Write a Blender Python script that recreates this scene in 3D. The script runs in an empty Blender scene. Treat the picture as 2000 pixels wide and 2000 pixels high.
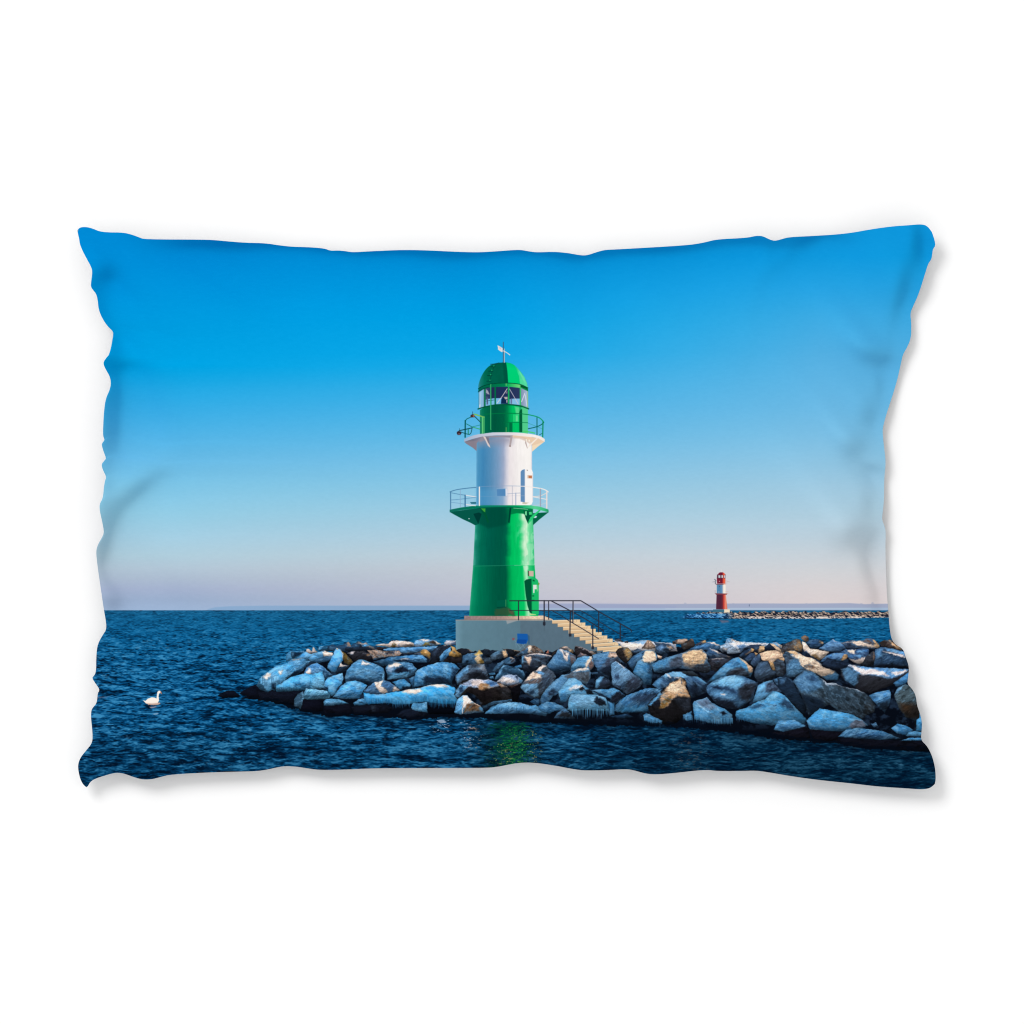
import bpy, math
import numpy as np

# ------------------------------------------------------------------ scene
# 1 print pixel = 0.3 mm; the cushion lies on a white table, seen from above
PX = 0.0003
CAM_H = 6.0
sc = bpy.context.scene
cam_data = bpy.data.cameras.new("camera")
cam = bpy.data.objects.new("camera", cam_data)
sc.collection.objects.link(cam)
cam.location = (0, 0, CAM_H)
cam_data.sensor_width = 36
cam_data.lens = 36 * CAM_H / (2000 * PX)
cam_data.clip_end = 50
sc.camera = cam

AMBIENT = 0.84
world = bpy.data.worlds.new("World")
sc.world = world
world.use_nodes = True
bg = world.node_tree.nodes["Background"]
bg.inputs[0].default_value = (1, 1, 1, 1)
bg.inputs[1].default_value = AMBIENT

LDIR = np.array([-0.46, 0.54, 0.70]); LDIR /= np.linalg.norm(LDIR)   # towards the softbox
lamp_data = bpy.data.lights.new("softbox", 'AREA')
lamp_data.shape = 'DISK'
lamp_data.size = 3.8
lamp_data.energy = 310
lamp = bpy.data.objects.new("softbox", lamp_data)
sc.collection.objects.link(lamp)
lamp.location = tuple(LDIR * 8.0)
from mathutils import Vector
lamp.rotation_euler = Vector(tuple(LDIR)).to_track_quat('Z', 'Y').to_euler()

sc.view_settings.view_transform = 'Standard'
sc.view_settings.look = 'None'
sc.view_settings.exposure = 0
sc.view_settings.gamma = 1
sc.view_settings.use_curve_mapping = False
sc.cycles.filter_width = 1.1

DYE = 0.815           # reflectance of the white fabric under the print


def world_xy(p):
    p = np.asarray(p, float)
    return np.stack([(p[..., 0] - 1000) * PX, (1000 - p[..., 1]) * PX], -1)

#PAINT_BEGIN
# ------------------------------------------------------------------ the print
# drawn as flat vector shapes in print pixels (2000 x 2000), into one image
S = 1.5
OX, OY = 130, 420
CW, CH = int(1720 * S), int(1140 * S)
img = np.zeros((CH, CW, 3), np.float32)
GX, GY = np.meshgrid((np.arange(CW, dtype=np.float32) + .5) / S + OX,
                     (np.arange(CH, dtype=np.float32) + .5) / S + OY)


def vnoise(x, y, seed):
    r = np.random.RandomState(seed).rand(256, 256).astype(np.float32)
    xi = np.floor(x); yi = np.floor(y)
    fx = x - xi; fy = y - yi
    fx = fx * fx * fx * (fx * (fx * 6 - 15) + 10); fy = fy * fy * fy * (fy * (fy * 6 - 15) + 10)
    xi = xi.astype(np.int32); yi = yi.astype(np.int32)
    x0 = xi & 255; x1 = (xi + 1) & 255; y0 = yi & 255; y1 = (yi + 1) & 255
    return ((r[y0, x0] * (1 - fx) + r[y0, x1] * fx) * (1 - fy) +
            (r[y1, x0] * (1 - fx) + r[y1, x1] * fx) * fy)


def fbm(x, y, seed, n=4, gain=.55):
    t = 0; a = 1; s = 0
    for k in range(n):
        t = t + a * vnoise(x * 2 ** k + 17.3 * k, y * 2 ** k + 9.1 * k, seed + k)
        s += a; a *= gain
    return t / s


def smooth(e0, e1, x):
    t = np.clip((x - e0) / (e1 - e0), 0, 1)
    return t * t * (3 - 2 * t)


def window(x0, y0, x1, y1):
    a = max(0, int((x0 - OX) * S)); b = min(CW, int((x1 - OX) * S) + 2)
    c = max(0, int((y0 - OY) * S)); d = min(CH, int((y1 - OY) * S) + 2)
    return (slice(c, max(c, d)), slice(a, max(a, b)))


def pts_of(s, T=None):
    p = np.array([[float(v) for v in q.split(',')] for q in s.split()]) if isinstance(s, str) else np.array(s, float)
    if T is not None:
        p = p / T[2] + np.array(T[:2])
    return p


def chaikin(p, closed, n=2):
    for _ in range(n):
        q = np.roll(p, -1, 0) if closed else p[1:]
        a = p if closed else p[:-1]
        r = np.empty((len(a) * 2, 2)); r[0::2] = a * .75 + q * .25; r[1::2] = a * .25 + q * .75
        p = r if closed else np.vstack([p[:1], r, p[-1:]])
    return p


def sdf(p, X, Y, closed=True):
    """signed distance, positive inside"""
    best = np.full(X.shape, 1e9, np.float32)
    inside = np.zeros(X.shape, bool)
    n = len(p)
    for i in range(n if closed else n - 1):
        ax, ay = p[i]; bx, by = p[(i + 1) % n]
        dx, dy = bx - ax, by - ay
        L = dx * dx + dy * dy + 1e-9
        t = np.clip(((X - ax) * dx + (Y - ay) * dy) / L, 0, 1)
        d = (X - ax - t * dx) ** 2 + (Y - ay - t * dy) ** 2
        np.minimum(best, d, out=best)
        if closed and ay != by:
            c = ((ay > Y) != (by > Y)) & (X < dx * (Y - ay) / dy + ax)
            inside ^= c
    d = np.sqrt(best)
    return np.where(inside, d, -d) if closed else d


def col_of(c):
    return np.array(c, np.float32) / 255


def blend(w, a, c):
    a = a[..., None]
    img[w] = img[w] * (1 - a) + c * a


def P(s, c, T=None, soft=.45, warp=0, seed=1, op=1, ws=5, sm=False):
    """filled polygon"""
    p = pts_of(s, T)
    if sm:
        p = chaikin(p, True)
    m = 3 + soft + warp
    w = window(p[:, 0].min() - m, p[:, 1].min() - m, p[:, 0].max() + m, p[:, 1].max() + m)
    X, Y = GX[w], GY[w]
    if X.size == 0:
        return None
    if warp:
        X = X + (fbm(X / ws, Y / ws, seed, 3) - .5) * 2 * warp
        Y = Y + (fbm(X / ws + 40, Y / ws, seed + 5, 3) - .5) * 2 * warp
    a = np.clip(sdf(p, X, Y) / (2 * soft) + .5, 0, 1) * op
    blend(w, a, c(GX[w], GY[w]) if callable(c) else col_of(c))


def L(s, c, wd, T=None, op=1, soft=.5):
    """stroke of width wd"""
    p = pts_of(s, T)
    if len(p) > 3 and T is not Z3:
        p = chaikin(p, False)
    m = wd + 3
    w = window(p[:, 0].min() - m, p[:, 1].min() - m, p[:, 0].max() + m, p[:, 1].max() + m)
    if GX[w].size == 0:
        return
    d = sdf(p, GX[w], GY[w], False)
    a = np.clip((wd / 2 - d) / (2 * soft) + .5, 0, 1) * min(1, wd / .9) * op
    blend(w, a, col_of(c))


def ramp(stops):
    ts = [s[0] for s in stops]
    cs = np.array([s[1] for s in stops], np.float32) / 255
    return lambda t: np.stack([np.interp(t, ts, cs[:, k]) for k in range(3)], -1).astype(np.float32)


Z1, Z2, Z3 = (860, 650, 7.431), (860, 830, 7.431), (860, 1020, 4.83)
# --- sky: three columns of stops, blended across
skyL = ramp([(420, (0, 138, 215)), (520, (0, 145, 220)), (640, (0, 158, 226)), (715, (0, 165, 230)), (760, (34, 170, 230)),
             (800, (56, 175, 232)), (850, (82, 182, 233)), (900, (106, 189, 232)), (950, (128, 199, 232)), (1000, (148, 206, 231)),
             (1050, (166, 207, 227)), (1085, (177, 207, 222)), (1110, (180, 200, 216)), (1130, (174, 190, 210)),
             (1150, (166, 180, 208)), (1172, (156, 176, 206)), (1195, (160, 184, 216))])
skyC = ramp([(420, (0, 140, 216)), (520, (0, 149, 221)), (620, (0, 160, 227)), (690, (14, 166, 230)), (750, (52, 174, 231)),
             (800, (76, 180, 232)), (850, (98, 187, 232)), (900, (122, 195, 233)), (950, (142, 202, 231)), (1000, (163, 207, 229)),
             (1050, (182, 210, 226)), (1085, (195, 211, 222)), (1110, (198, 206, 216)), (1150, (198, 201, 214)), (1180, (191, 194, 213)), (1195, (176, 190, 216))])
skyR = ramp([(420, (12, 150, 221)), (500, (16, 157, 226)), (560, (38, 165, 229)), (620, (62, 173, 230)), (700, (88, 181, 232)),
             (760, (102, 187, 234)), (800, (112, 191, 235)), (850, (128, 197, 235)), (900, (147, 203, 234)), (950, (165, 208, 232)),
             (1000, (180, 213, 231)), (1050, (196, 216, 229)), (1085, (208, 218, 226)), (1115, (217, 219, 223)), (1145, (224, 218, 220)), (1180, (227, 216, 217)), (1195, (190, 200, 216))])
yy = GY[:, :1]
A, B, C_ = skyL(GY[:, 0]), skyC(GY[:, 0]), skyR(GY[:, 0])
tx = GX[0]
wl = np.clip((950 - tx) / 600, 0, 1); wr = np.clip((tx - 950) / 650, 0, 1)
wc = 1 - wl - wr
img[:] = A[:, None] * wl[None, :, None] + B[:, None] * wc[None, :, None] + C_[:, None] * wr[None, :, None]
img += ((fbm(GX / 9, GY / 3, 3, 2) - .5) * .012)[..., None]

# --- far shore and the strip of haze on the horizon
P("405,1190 420,1186 450,1184 520,1183 640,1183 760,1183 935,1183 935,1193 405,1193", (138, 172, 208), soft=1.0, op=.9)
P("1035,1180 1100,1179 1260,1180 1480,1178.5 1560,1179 1660,1178 1690,1180 1760,1178.5 1760,1194 1035,1194", (164, 174, 202), soft=.8, op=.95)
P("1035,1180 1100,1179 1260,1180 1320,1184 1320,1194 1035,1194", (158, 168, 204), soft=3, op=.6)
P("1035,1188 1760,1187 1760,1192 1035,1192", (172, 196, 222), soft=1.2, op=.8)
L("1300,1189 1400,1188.6 1560,1189 1700,1188", (205, 214, 226), .8, op=.7)
for k, (x, h) in enumerate([(1338, 3), (1432, 2.2), (1575, 2), (1704, 4), (1682, 2), (1510, 1.5)]):
    P([(x - 4, 1181), (x - 1, 1180 - h), (x + 2, 1180 - h * .8), (x + 5, 1181)], (170, 178, 202), soft=.8, op=.6)
L("1463.4,1181 1463.4,1184", (70, 90, 120), 1)

# --- sea
HZ = 1192.0
w = window(130, HZ - 1, 1850, 1560)
X, Y = GX[w], GY[w]
d = np.maximum(Y - HZ, 0)
seaU = ramp([(0, (24, 96, 140)), (12, (18, 98, 146)), (50, (10, 94, 146)), (110, (8, 86, 138)), (190, (6, 78, 128)), (270, (6, 72, 118)), (360, (6, 66, 108))])
base = seaU(d[:, 0])[:, None, :] * np.ones_like(X)[..., None]
# overall darker to the lower right and the bottom
shade = 1 - .34 * smooth(900, 1400, X) * smooth(150, 230, d) - .10 * smooth(200, 300, d)
def chop(size, spread, seed, asp):
    val = np.zeros_like(X); wsum = np.zeros_like(X)
    for k, s_ in enumerate([.8, 1.2, 1.8, 2.7, 4.0, 6.0, 9.0]):
        g = np.exp(-(np.log(size / s_) / spread) ** 2)
        sx = s_ * asp
        wx = X + (vnoise(X / (sx * 2.2), Y / (s_ * 2), seed + k) - .5) * sx * 1.6
        wy = Y + (vnoise(X / (sx * 1.3), Y / (s_ * 5), seed + 20 + k) - .5) * s_ * 2.2
        n = vnoise(wx / sx, wy / s_, seed + 40 + k) - .5
        r1 = .5 - np.abs(vnoise(wx / sx * .8 + 3, wy / s_ * .8 + 7, seed + 60 + k) - .5) * 3
        val += g * (n * 1.8 + r1 * .35); wsum += g
    return val / np.maximum(wsum, 1e-4)


roll = chop(1.6 + d * .021, .4, 1060, 6.5)
fine = chop(1.0 + d * .0052, .5, 1160, 5.0)
tiny = vnoise(X / 3.6, Y / .95, 55) - .5
patch = (fbm(X / 140, Y / 18, 7, 3) - .5)
v = roll * .62 + fine * 1.25 + tiny * .55 + patch * .45 - .01
amp = .34 + .66 * smooth(0, 130, d)
v = v * amp
lightc = col_of((66, 150, 200)); darkc = col_of((1, 18, 38))
up = np.clip(v * 1.45, 0, 1)[..., None]; dn = np.clip(-v * 1.38, 0, .93)[..., None]
sea = base * shade[..., None]
sea = sea + (lightc * shade[..., None] - sea) * np.clip(up * .85, 0, .9)
sea = sea + (darkc - sea) * dn
cr = np.clip((vnoise(X / 10, Y / 2.0, 210) * .55 + vnoise(X / 4, Y / 1.2, 211) * .45 - .70) * 5, 0, 1) * smooth(15, 60, d) * np.clip(.6 + patch * 4, 0, 1)
sea = sea + (col_of((120, 176, 208)) - sea) * (cr * .45 * shade)[..., None]
a = np.clip((Y - HZ) * S + .5, 0, 1)
blend(w, a, sea)

# --- second pier far off: ice, snow and stone specks
w = window(1318, 1188, 1790, 1214)
X, Y = GX[w], GY[w]
top = 1195.5 + 6.5 * smooth(1375, 1330, X) - (fbm(X / 6, X * 0, 31, 2) - .5) * 5 - smooth(1430, 1520, X) * .8
bot = 1208.5 + .8 * (vnoise(X / 5, X * 0, 32) - .5) - 2.2 * smooth(1600, 1740, X)
a = np.clip((Y - top) / 1.2 + .5, 0, 1) * np.clip((bot - Y) / 1.2 + .5, 0, 1)
a *= smooth(1322, 1345, X)
sh = X + (Y - 1200) * -1.6
n1 = vnoise(sh / 3.2, Y / 1.9, 33); n2 = vnoise(sh / 1.8 + 9, Y / 1.2, 34)
n = n1 * .6 + n2 * .4
pier = ramp([(0, (12, 20, 38)), (.42, (34, 38, 54)), (.50, (80, 78, 84)), (.58, (138, 120, 108)), (.68, (196, 170, 150)), (.85, (228, 210, 196))])(n)
snow = smooth(1202.5, 1206, Y) * smooth(.38, .5, n2 * .5 + n1 * .5) * smooth(1430, 1470, X)
pier = pier + (col_of((238, 226, 220)) - pier) * (snow * .85)[..., None]
ice = ramp([(0, (10, 34, 66)), (.42, (24, 72, 122)), (.55, (54, 132, 196)), (.75, (120, 180, 222))])(n)
il = (1 - smooth(1405, 1440, X))[..., None] * smooth(1196, 1200, Y)[..., None]
pier = pier * (1 - il) + ice * il
pier = pier * (1 - .75 * (smooth(1206, 1208.5, Y) * (1 - smooth(1400, 1450, X))))[..., None]
blend(w, a, pier)
P("1405,1211 1422,1212 1424,1215 1410,1217", (150, 110, 120), soft=1.5, op=.55)

# --- red lighthouse
R = (1370, 1100, 14.86)
redx = ramp([(430, (86, 42, 64)), (560, (80, 38, 60)), (610, (104, 42, 58)), (640, (192, 62, 54)), (665, (220, 92, 80)), (700, (238, 150, 120)), (735, (226, 120, 100))])
red = lambda X, Y: redx((X - 1370) * 14.86)
whx = ramp([(445, (92, 142, 176)), (520, (74, 130, 172)), (605, (110, 150, 190)), (630, (236, 226, 214)), (680, (252, 246, 238)), (710, (236, 224, 214))])
P("340,1345 660,1340 660,1425 330,1420", (62, 112, 136), R, soft=.35)
P("660,1340 825,1340 825,1425 660,1435", (246, 228, 200), R, soft=.35)
P("440,905 705,905 755,1335 425,1335", red, R, soft=.35)
P("445,610 705,610 710,885 445,885", lambda X, Y: whx((X - 1370) * 14.86), R, soft=.35)
P("510,660 535,660 535,690 510,690", (50, 76, 104), R, op=.8)
P("495,810 520,810 520,880 495,880", (170, 160, 190), R, op=.7)
P("385,875 745,880 740,912 430,915", (128, 62, 72), R, soft=.3)
P("405,600 700,598 690,625 430,622", (120, 76, 88), R, soft=.3)
P("640,600 705,600 705,628 640,622", (236, 190, 172), R, soft=.3)
redt = ramp([(440, (130, 36, 58)), (600, (104, 26, 48)), (625, (206, 62, 52)), (660, (240, 110, 74)), (700, (226, 80, 58))])
P("445,425 695,425 695,590 455,590", lambda X, Y: redt((X - 1370) * 14.86), R, soft=.35)
P("455,325 700,325 695,440 450,440", (84, 50, 70), R, soft=.35)
P("490,350 548,350 548,425 495,425", (196, 214, 218), R, soft=.35)
P("580,350 625,350 625,425 582,425", (206, 216, 220), R, soft=.35)
P("655,350 690,350 688,425 655,425", (222, 208, 208), R, soft=.35)
L("642,330 642,440", (226, 96, 74), 1.2, R)
P("485,330 495,295 530,268 580,262 630,268 668,292 690,330 680,345 460,345", lambda X, Y: redt((X - 1370) * 14.86 - 2), R, soft=.35)
P("510,515 535,515 535,535 510,535", (236, 200, 190), R)
L("445,510 395,510 400,600", (120, 110, 124), .7, R)
L("408,600 406,480 375,465", (66, 84, 100), 1.0, R)
L("325,545 400,535", (150, 150, 164), .9, R)
L("700,510 740,515 760,530 820,545", (190, 160, 160), .7, R)
L("735,600 742,520", (205, 170, 170), .7, R)
L("398,790 400,885", (170, 165, 175), .9, R)
L("700,825 780,825", (226, 190, 170), 1., R, op=.7)
L("700,880 770,880", (216, 160, 140), 1., R, op=.7)
L("436,140 438,320", (196, 206, 210), .6, R)
L("574,190 574,262", (240, 232, 226), .9, R)
# --- swan with its broken reflection
E = (140, 1180, 5.083)
P("735,980 870,975 885,988 850,1002 760,1000", (226, 182, 160), E, soft=.5, op=.85, warp=1)
P("770,1018 830,1015 850,1022 790,1034", (200, 180, 190), E, soft=.7, op=.7, warp=.7)
P("800,1090 850,1078 865,1088 820,1100", (170, 180, 200), E, soft=.7, op=.6, warp=.7)
P("706,952 732,960 756,938 796,924 825,928 842,936 846,900 850,872 862,860 876,858 888,870 878,884 868,888 863,915 868,955 855,980 800,986 735,984", (255, 243, 232), E, soft=.5)
P("735,975 800,978 860,970 850,988 740,988", (244, 220, 204), E, soft=.6, op=.5)
P("878,868 888,868 897,893 886,890", (196, 120, 80), E, soft=.4)
P("258,915 330,920 395,910 330,930 262,932", (140, 160, 200), E, soft=1, op=.5, warp=1)
#PAINT_MID

# --- green lighthouse
Z1, Z2, Z3 = (860, 650, 7.431), (860, 830, 7.431), (860, 1020, 4.83)
cx = lambda r, x0, x1: (lambda X, Y: r((X - x0) / (x1 - x0)))
# concrete base
P("145,920 760,922 760,1240 145,1240", lambda X, Y: ramp([(890, (112, 152, 170)), (905, (98, 134, 150)), (1018, (92, 124, 140))])(X) * (1 + .05 * (fbm(X / 7, Y / 9, 301, 3) - .5))[..., None], Z3)
P("755,922 1060,920 1600,1240 755,1240", lambda X, Y: col_of((90, 114, 130)) * (1 + .07 * (fbm(X / 6, Y / 9, 302, 3) - .5))[..., None], Z3)
P("620,925 740,925 630,960", (150, 160, 165), Z3, soft=1)
P("225,882 970,880 1060,915 1060,926 145,926 225,918", lambda X, Y: ramp([(905, (150, 128, 128)), (975, (168, 140, 134)), (1005, (196, 165, 148)), (1040, (240, 210, 182)), (1070, (236, 206, 176))])(X) * (1 + .25 * (fbm(X / 3, Y / 3, 303, 3) - .5))[..., None], Z3)
L("145,922 760,922 1055,920", (170, 158, 150), 1.0, Z3)
L("225,917 970,915", (120, 105, 105), .8, Z3)
# stair: ten treads, the sunlit ends to the right
TL = "1055,918 1107,950 1158,982 1210,1014 1262,1046 1315,1078 1370,1110 1422,1142 1480,1174 1535,1205".split()
TR = "1318,918 1367,946 1418,976 1466,1006 1522,1036 1575,1068 1626,1098 1680,1130 1726,1164 1700,1196".split()
for a_, b_ in zip(TL, TR):
    ax, ay = map(float, a_.split(',')); bx, by = map(float, b_.split(','))
    P([(ax, ay + 6), (bx, by), (bx, by + 34), (ax, ay + 38)], (226, 192, 150), Z3, soft=.3)
    P([(ax, ay + 6), (bx, by), (bx, by + 8), (ax, ay + 14)], (250, 224, 186), Z3, soft=.3)
    P([(bx - 50, by), (bx, by), (bx, by + 32), (bx - 50, by + 33)], (240, 210, 168), Z3, soft=.3)
    L([(ax, ay + 38), (bx - 48, by + 34)], (150, 120, 98), .7, Z3)
    L([(bx - 30, by + 4), (bx - 42, by + 34)], (120, 100, 88), .7, Z3, op=.6)
# tapered green shaft
XL = lambda y: np.interp(y, [985, 1020, 1103, 1203], [930, 928.3, 924.2, 916.3])
XR = lambda y: np.interp(y, [985, 1020, 1103, 1203], [1040, 1041.5, 1044, 1051])
g_up = ramp([(0, (60, 165, 140)), (.03, (26, 134, 112)), (.10, (2, 108, 84)), (.25, (0, 92, 74)), (.45, (0, 88, 68)), (.52, (0, 98, 72)), (.57, (0, 150, 84)), (.62, (0, 190, 96)), (.75, (6, 202, 104)), (.79, (80, 214, 138)), (.84, (200, 240, 204)), (.88, (214, 246, 212)), (.92, (120, 228, 164)), (1, (60, 200, 128))])
g_lo = ramp([(0, (40, 160, 120)), (.03, (8, 142, 100)), (.12, (0, 118, 84)), (.28, (0, 98, 72)), (.42, (0, 86, 64)), (.53, (0, 90, 64)), (.58, (0, 146, 78)), (.63, (0, 182, 92)), (.8, (4, 200, 102)), (.83, (110, 222, 150)), (.865, (190, 240, 200)), (.90, (60, 206, 126)), (1, (0, 180, 92))])


def shaft(X, Y):
    t = (X - XL(Y)) / (XR(Y) - XL(Y))
    wob = (fbm(X / 30, Y / 14, 310, 3) - .5) * .05
    c = np.where((Y < 1104)[..., None], g_up(t + wob), g_lo(t + wob * .4))
    blot = smooth(.5, .62, fbm(X / 14, Y / 22, 311, 4)) * smooth(.66, .8, t) * (Y < 1103) * smooth(1000, 1060, Y)
    c = c + (col_of((150, 228, 180)) - c) * (blot * .75)[..., None]
    c = c * (1 + .10 * (fbm(X / 2, Y / 18, 312, 3) - .5))[..., None]
    return c.astype(np.float32)


ys = [990, 1020, 1060, 1103, 1150, 1203]
P([(XL(y), y) for y in ys] + [(XR(y), y) for y in ys[::-1]], shaft)
L("310,414 600,409 760,406", (50, 150, 120), .9, Z3, op=.8)
L("700,407 890,405", (120, 220, 160), .9, Z3, op=.8)
# shade and brackets below the lower gallery
P("540,1200 1020,1200 1005,1420 960,1450 700,1500 530,1420", lambda X, Y: col_of((0, 70, 56)) * np.ones_like(X)[..., None], Z2, soft=2.5, op=.6)
P("1020,1200 1345,1210 1340,1345 1270,1320 1200,1288 1110,1280 1020,1300", (0, 128, 70), Z2, soft=1)
P("135,1262 560,1205 560,1250 600,1270 555,1440 505,1456 440,1420 330,1370 200,1300", (6, 88, 74), Z2)
P("480,1290 560,1270 600,1290 550,1440", (0, 58, 52), Z2)
P("410,1352 428,1358 420,1370 408,1364", (225, 236, 240), Z2, soft=.4)
P("570,1208 650,1215 665,1290 705,1400 690,1435 650,1330", (0, 84, 54), Z2)
P("588,1210 655,1212 652,1268 630,1255", (64, 160, 60), Z2)
P("1005,1203 1032,1203 1005,1420 985,1415", (0, 62, 50), Z2)
P("1205,1240 1270,1250 1340,1240 1275,1440 1240,1360", (0, 84, 56), Z2)
P("1228,1255 1255,1250 1255,1315 1232,1310", (120, 226, 160), Z2)
P("1285,1262 1325,1258 1330,1300 1290,1305", (70, 214, 130), Z2)
P("1345,1280 1572,1266 1440,1370 1345,1455", (4, 98, 70), Z2)
P("1340,1322 1405,1322 1392,1348 1360,1350", (206, 226, 238), Z2)
P("1268,1440 1290,1370 1350,1300 1440,1228 1462,1232 1380,1320 1310,1400", (40, 206, 116), Z2)
L("1065,1206 1200,1218 1268,1226", (170, 220, 190), .9, Z2)
# lower gallery slab
rim = ramp([(878, (20, 110, 96)), (930, (0, 120, 88)), (985, (0, 128, 84)), (1010, (0, 160, 94)), (1045, (90, 214, 150)), (1062, (60, 196, 128)), (1072, (30, 150, 100))])
P("135,1230 300,1198 520,1170 700,1160 1000,1158 1300,1165 1450,1187 1570,1228 1572,1268 1450,1236 1300,1211 1000,1196 760,1198 560,1207 300,1237 137,1268", lambda X, Y: rim(X), Z2)
L("560,1206 760,1197 1000,1195 1200,1204", (0, 60, 46), .8, Z2)
# white drum
wht = ramp([(0, (104, 170, 210)), (.03, (76, 148, 192)), (.12, (64, 134, 182)), (.25, (86, 142, 184)), (.40, (124, 158, 194)), (.49, (158, 172, 200)), (.54, (206, 206, 220)), (.60, (238, 230, 232)), (.75, (248, 243, 241)), (.93, (254, 250, 246)), (.975, (250, 246, 242)), (1, (208, 212, 226))])


def drum(X, Y):
    t = (X - 930.2) / (1039.2 - 930.2)
    t = t + .012 * (fbm(X / 16, Y / 10, 320, 3) - .5) + .02 * smooth(930, 960, Y) * np.exp(-((t - .5) / .15) ** 2)
    c = wht(t)
    return (c * (1 + .05 * (fbm(X / 3, Y / 14, 321, 3) - .5))[..., None]).clip(0, 1)


P("522,170 600,150 1300,150 1332,175 1332,1150 1300,1165 560,1165 522,1150", drum, Z2)
P("522,930 945,930 950,1165 522,1168", (90, 168, 214), Z2, soft=5, op=.35)
# door on the drum
P("1165,680 1185,655 1226,640 1228,1125 1165,1112", (98, 142, 186), Z2)
P("1203,632 1240,634 1330,652 1347,700 1345,1105 1325,1152 1228,1120 1226,645", (252, 249, 247), Z2)
L("1228,650 1228,1118", (196, 200, 216), .8, Z2)
L("1340,700 1340,1105", (214, 214, 222), .9, Z2)
P("1262,728 1332,730 1332,778 1262,775", (226, 204, 186), Z2)
P("1280,735 1330,737 1330,774 1282,772", (196, 122, 84), Z2)
P("1252,650 1270,652 1270,664 1256,664", (150, 130, 120), Z2)
P("1195,1120 1290,1128 1240,1150 1190,1145", (190, 180, 150), Z2, op=.7)
P("820,928 945,925 950,1030 825,1030", (84, 138, 188), Z2)
P("945,925 965,928 985,1000 965,1030 948,1030", (226, 226, 236), Z2)
L("820,928 945,925 945,1030", (150, 186, 216), .8, Z2)
P("430,1120 520,1118 520,1145 450,1145", (40, 110, 130), Z2)
# rails of the lower gallery
bl, wh = (70, 122, 162), (240, 232, 232)
L("140,972 180,955 250,936 400,916 520,906", bl, 1.5, Z2)
L("520,906 600,893 800,886 1045,884 1165,888", (130, 160, 196), .9, Z2, op=.8)
L("1165,889 1228,890", wh, 1.6, Z2)
L("1228,890 1345,904 1480,925 1540,950 1566,972", (248, 240, 236), 1.9, Z2)
L("160,985 290,1010 370,1020", bl, 1.0, Z2)
L("368,1020 430,1030 520,1046", wh, 1.5, Z2)
L("150,1090 290,1078 520,1050", (86, 140, 182), 1.0, Z2)
L("160,1122 300,1140 380,1155", (110, 160, 196), 1.0, Z2)
L("375,1155 440,1165 510,1172", wh, 1.6, Z2)
L("568,1036 800,1034 945,1034", (120, 160, 196), .8, Z2, op=.7)
L("945,1034 1045,1028 1228,1028", (196, 190, 200), .7, Z2, op=.7)
L("975,1000 1060,992 1160,988", (176, 186, 206), 1.2, Z2)
L("1345,1042 1450,1032 1550,985", (236, 222, 216), 1.4, Z2)
L("1345,1042 1450,1062 1550,1082", (250, 240, 234), 1.4, Z2)
L("1345,1170 1450,1158 1540,1130", (226, 214, 214), .9, Z2, op=.7)
for x, y0, y1, c, wd in [(150, 972, 1225, bl, 1.9), (290, 940, 1190, (140, 176, 206), 1.4), (360, 1020, 1185, (52, 108, 152), 2.2),
                         (567, 903, 1168, (250, 238, 232), 2.4), (1045, 885, 1160, (170, 176, 194), .9), (1095, 990, 1158, (172, 184, 206), 2.0),
                         (1450, 928, 1180, (190, 180, 188), 1.7), (1545, 968, 1205, (238, 224, 220), 2.6)]:
    L([(x, y0), (x, y1)], c, wd, Z2)
L("1458,930 1458,1180", (80, 120, 160), .7, Z2)
# upper gallery (white)
P("345,243 600,165 690,178 560,230 530,262 525,378 470,330 440,312 380,275", (136, 128, 140), Z2)
P("345,243 600,165 540,225 470,235", (112, 112, 130), Z2, op=.7)
P("600,165 1045,148 1045,188 900,176 720,182 690,215 560,250", (150, 140, 148), Z2, soft=1.2)
P("540,200 1040,170 1020,260 560,300", (146, 146, 166), Z2, soft=9, op=.75)
P("1045,148 1420,185 1515,240 1420,310 1332,388 1332,270 1290,225 1180,185 1045,176", (236, 206, 176), Z2)
P("1060,165 1220,180 1330,255 1332,300 1250,240 1150,200 1060,195", (216, 188, 170), Z2, soft=1, op=.7)
P("1332,300 1500,250 1420,312 1332,386", (246, 222, 190), Z2)
P("618,162 690,178 726,332 690,302 655,225", (222, 206, 202), Z2)
P("655,170 700,180 720,300 690,250", (120, 118, 134), Z2)
P("1020,150 1052,148 1022,312 1000,302", (176, 162, 164), Z2)
P("1000,300 1024,300 1022,318 996,312", (140, 120, 118), Z2)
P("1235,200 1268,338 1262,345 1230,262", (190, 172, 168), Z2)
P("1265,340 1290,285 1400,188 1420,192 1330,280", (250, 236, 222), Z2)
P("1238,205 1256,205 1254,240 1240,240", (252, 244, 226), Z2, soft=.6)
P("1280,215 1300,212 1300,240 1284,240", (252, 244, 226), Z2, soft=.6)
rim2 = ramp([(905, (156, 180, 208)), (930, (186, 194, 214)), (985, (216, 214, 224)), (1010, (238, 230, 230)), (1045, (250, 244, 240)), (1064, (246, 232, 222))])
P("345,205 400,178 480,150 600,125 800,105 1000,103 1250,120 1400,147 1470,172 1516,205 1516,246 1420,192 1300,166 1050,149 820,149 620,166 450,206 345,246", lambda X, Y: rim2(X), Z2)
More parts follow.
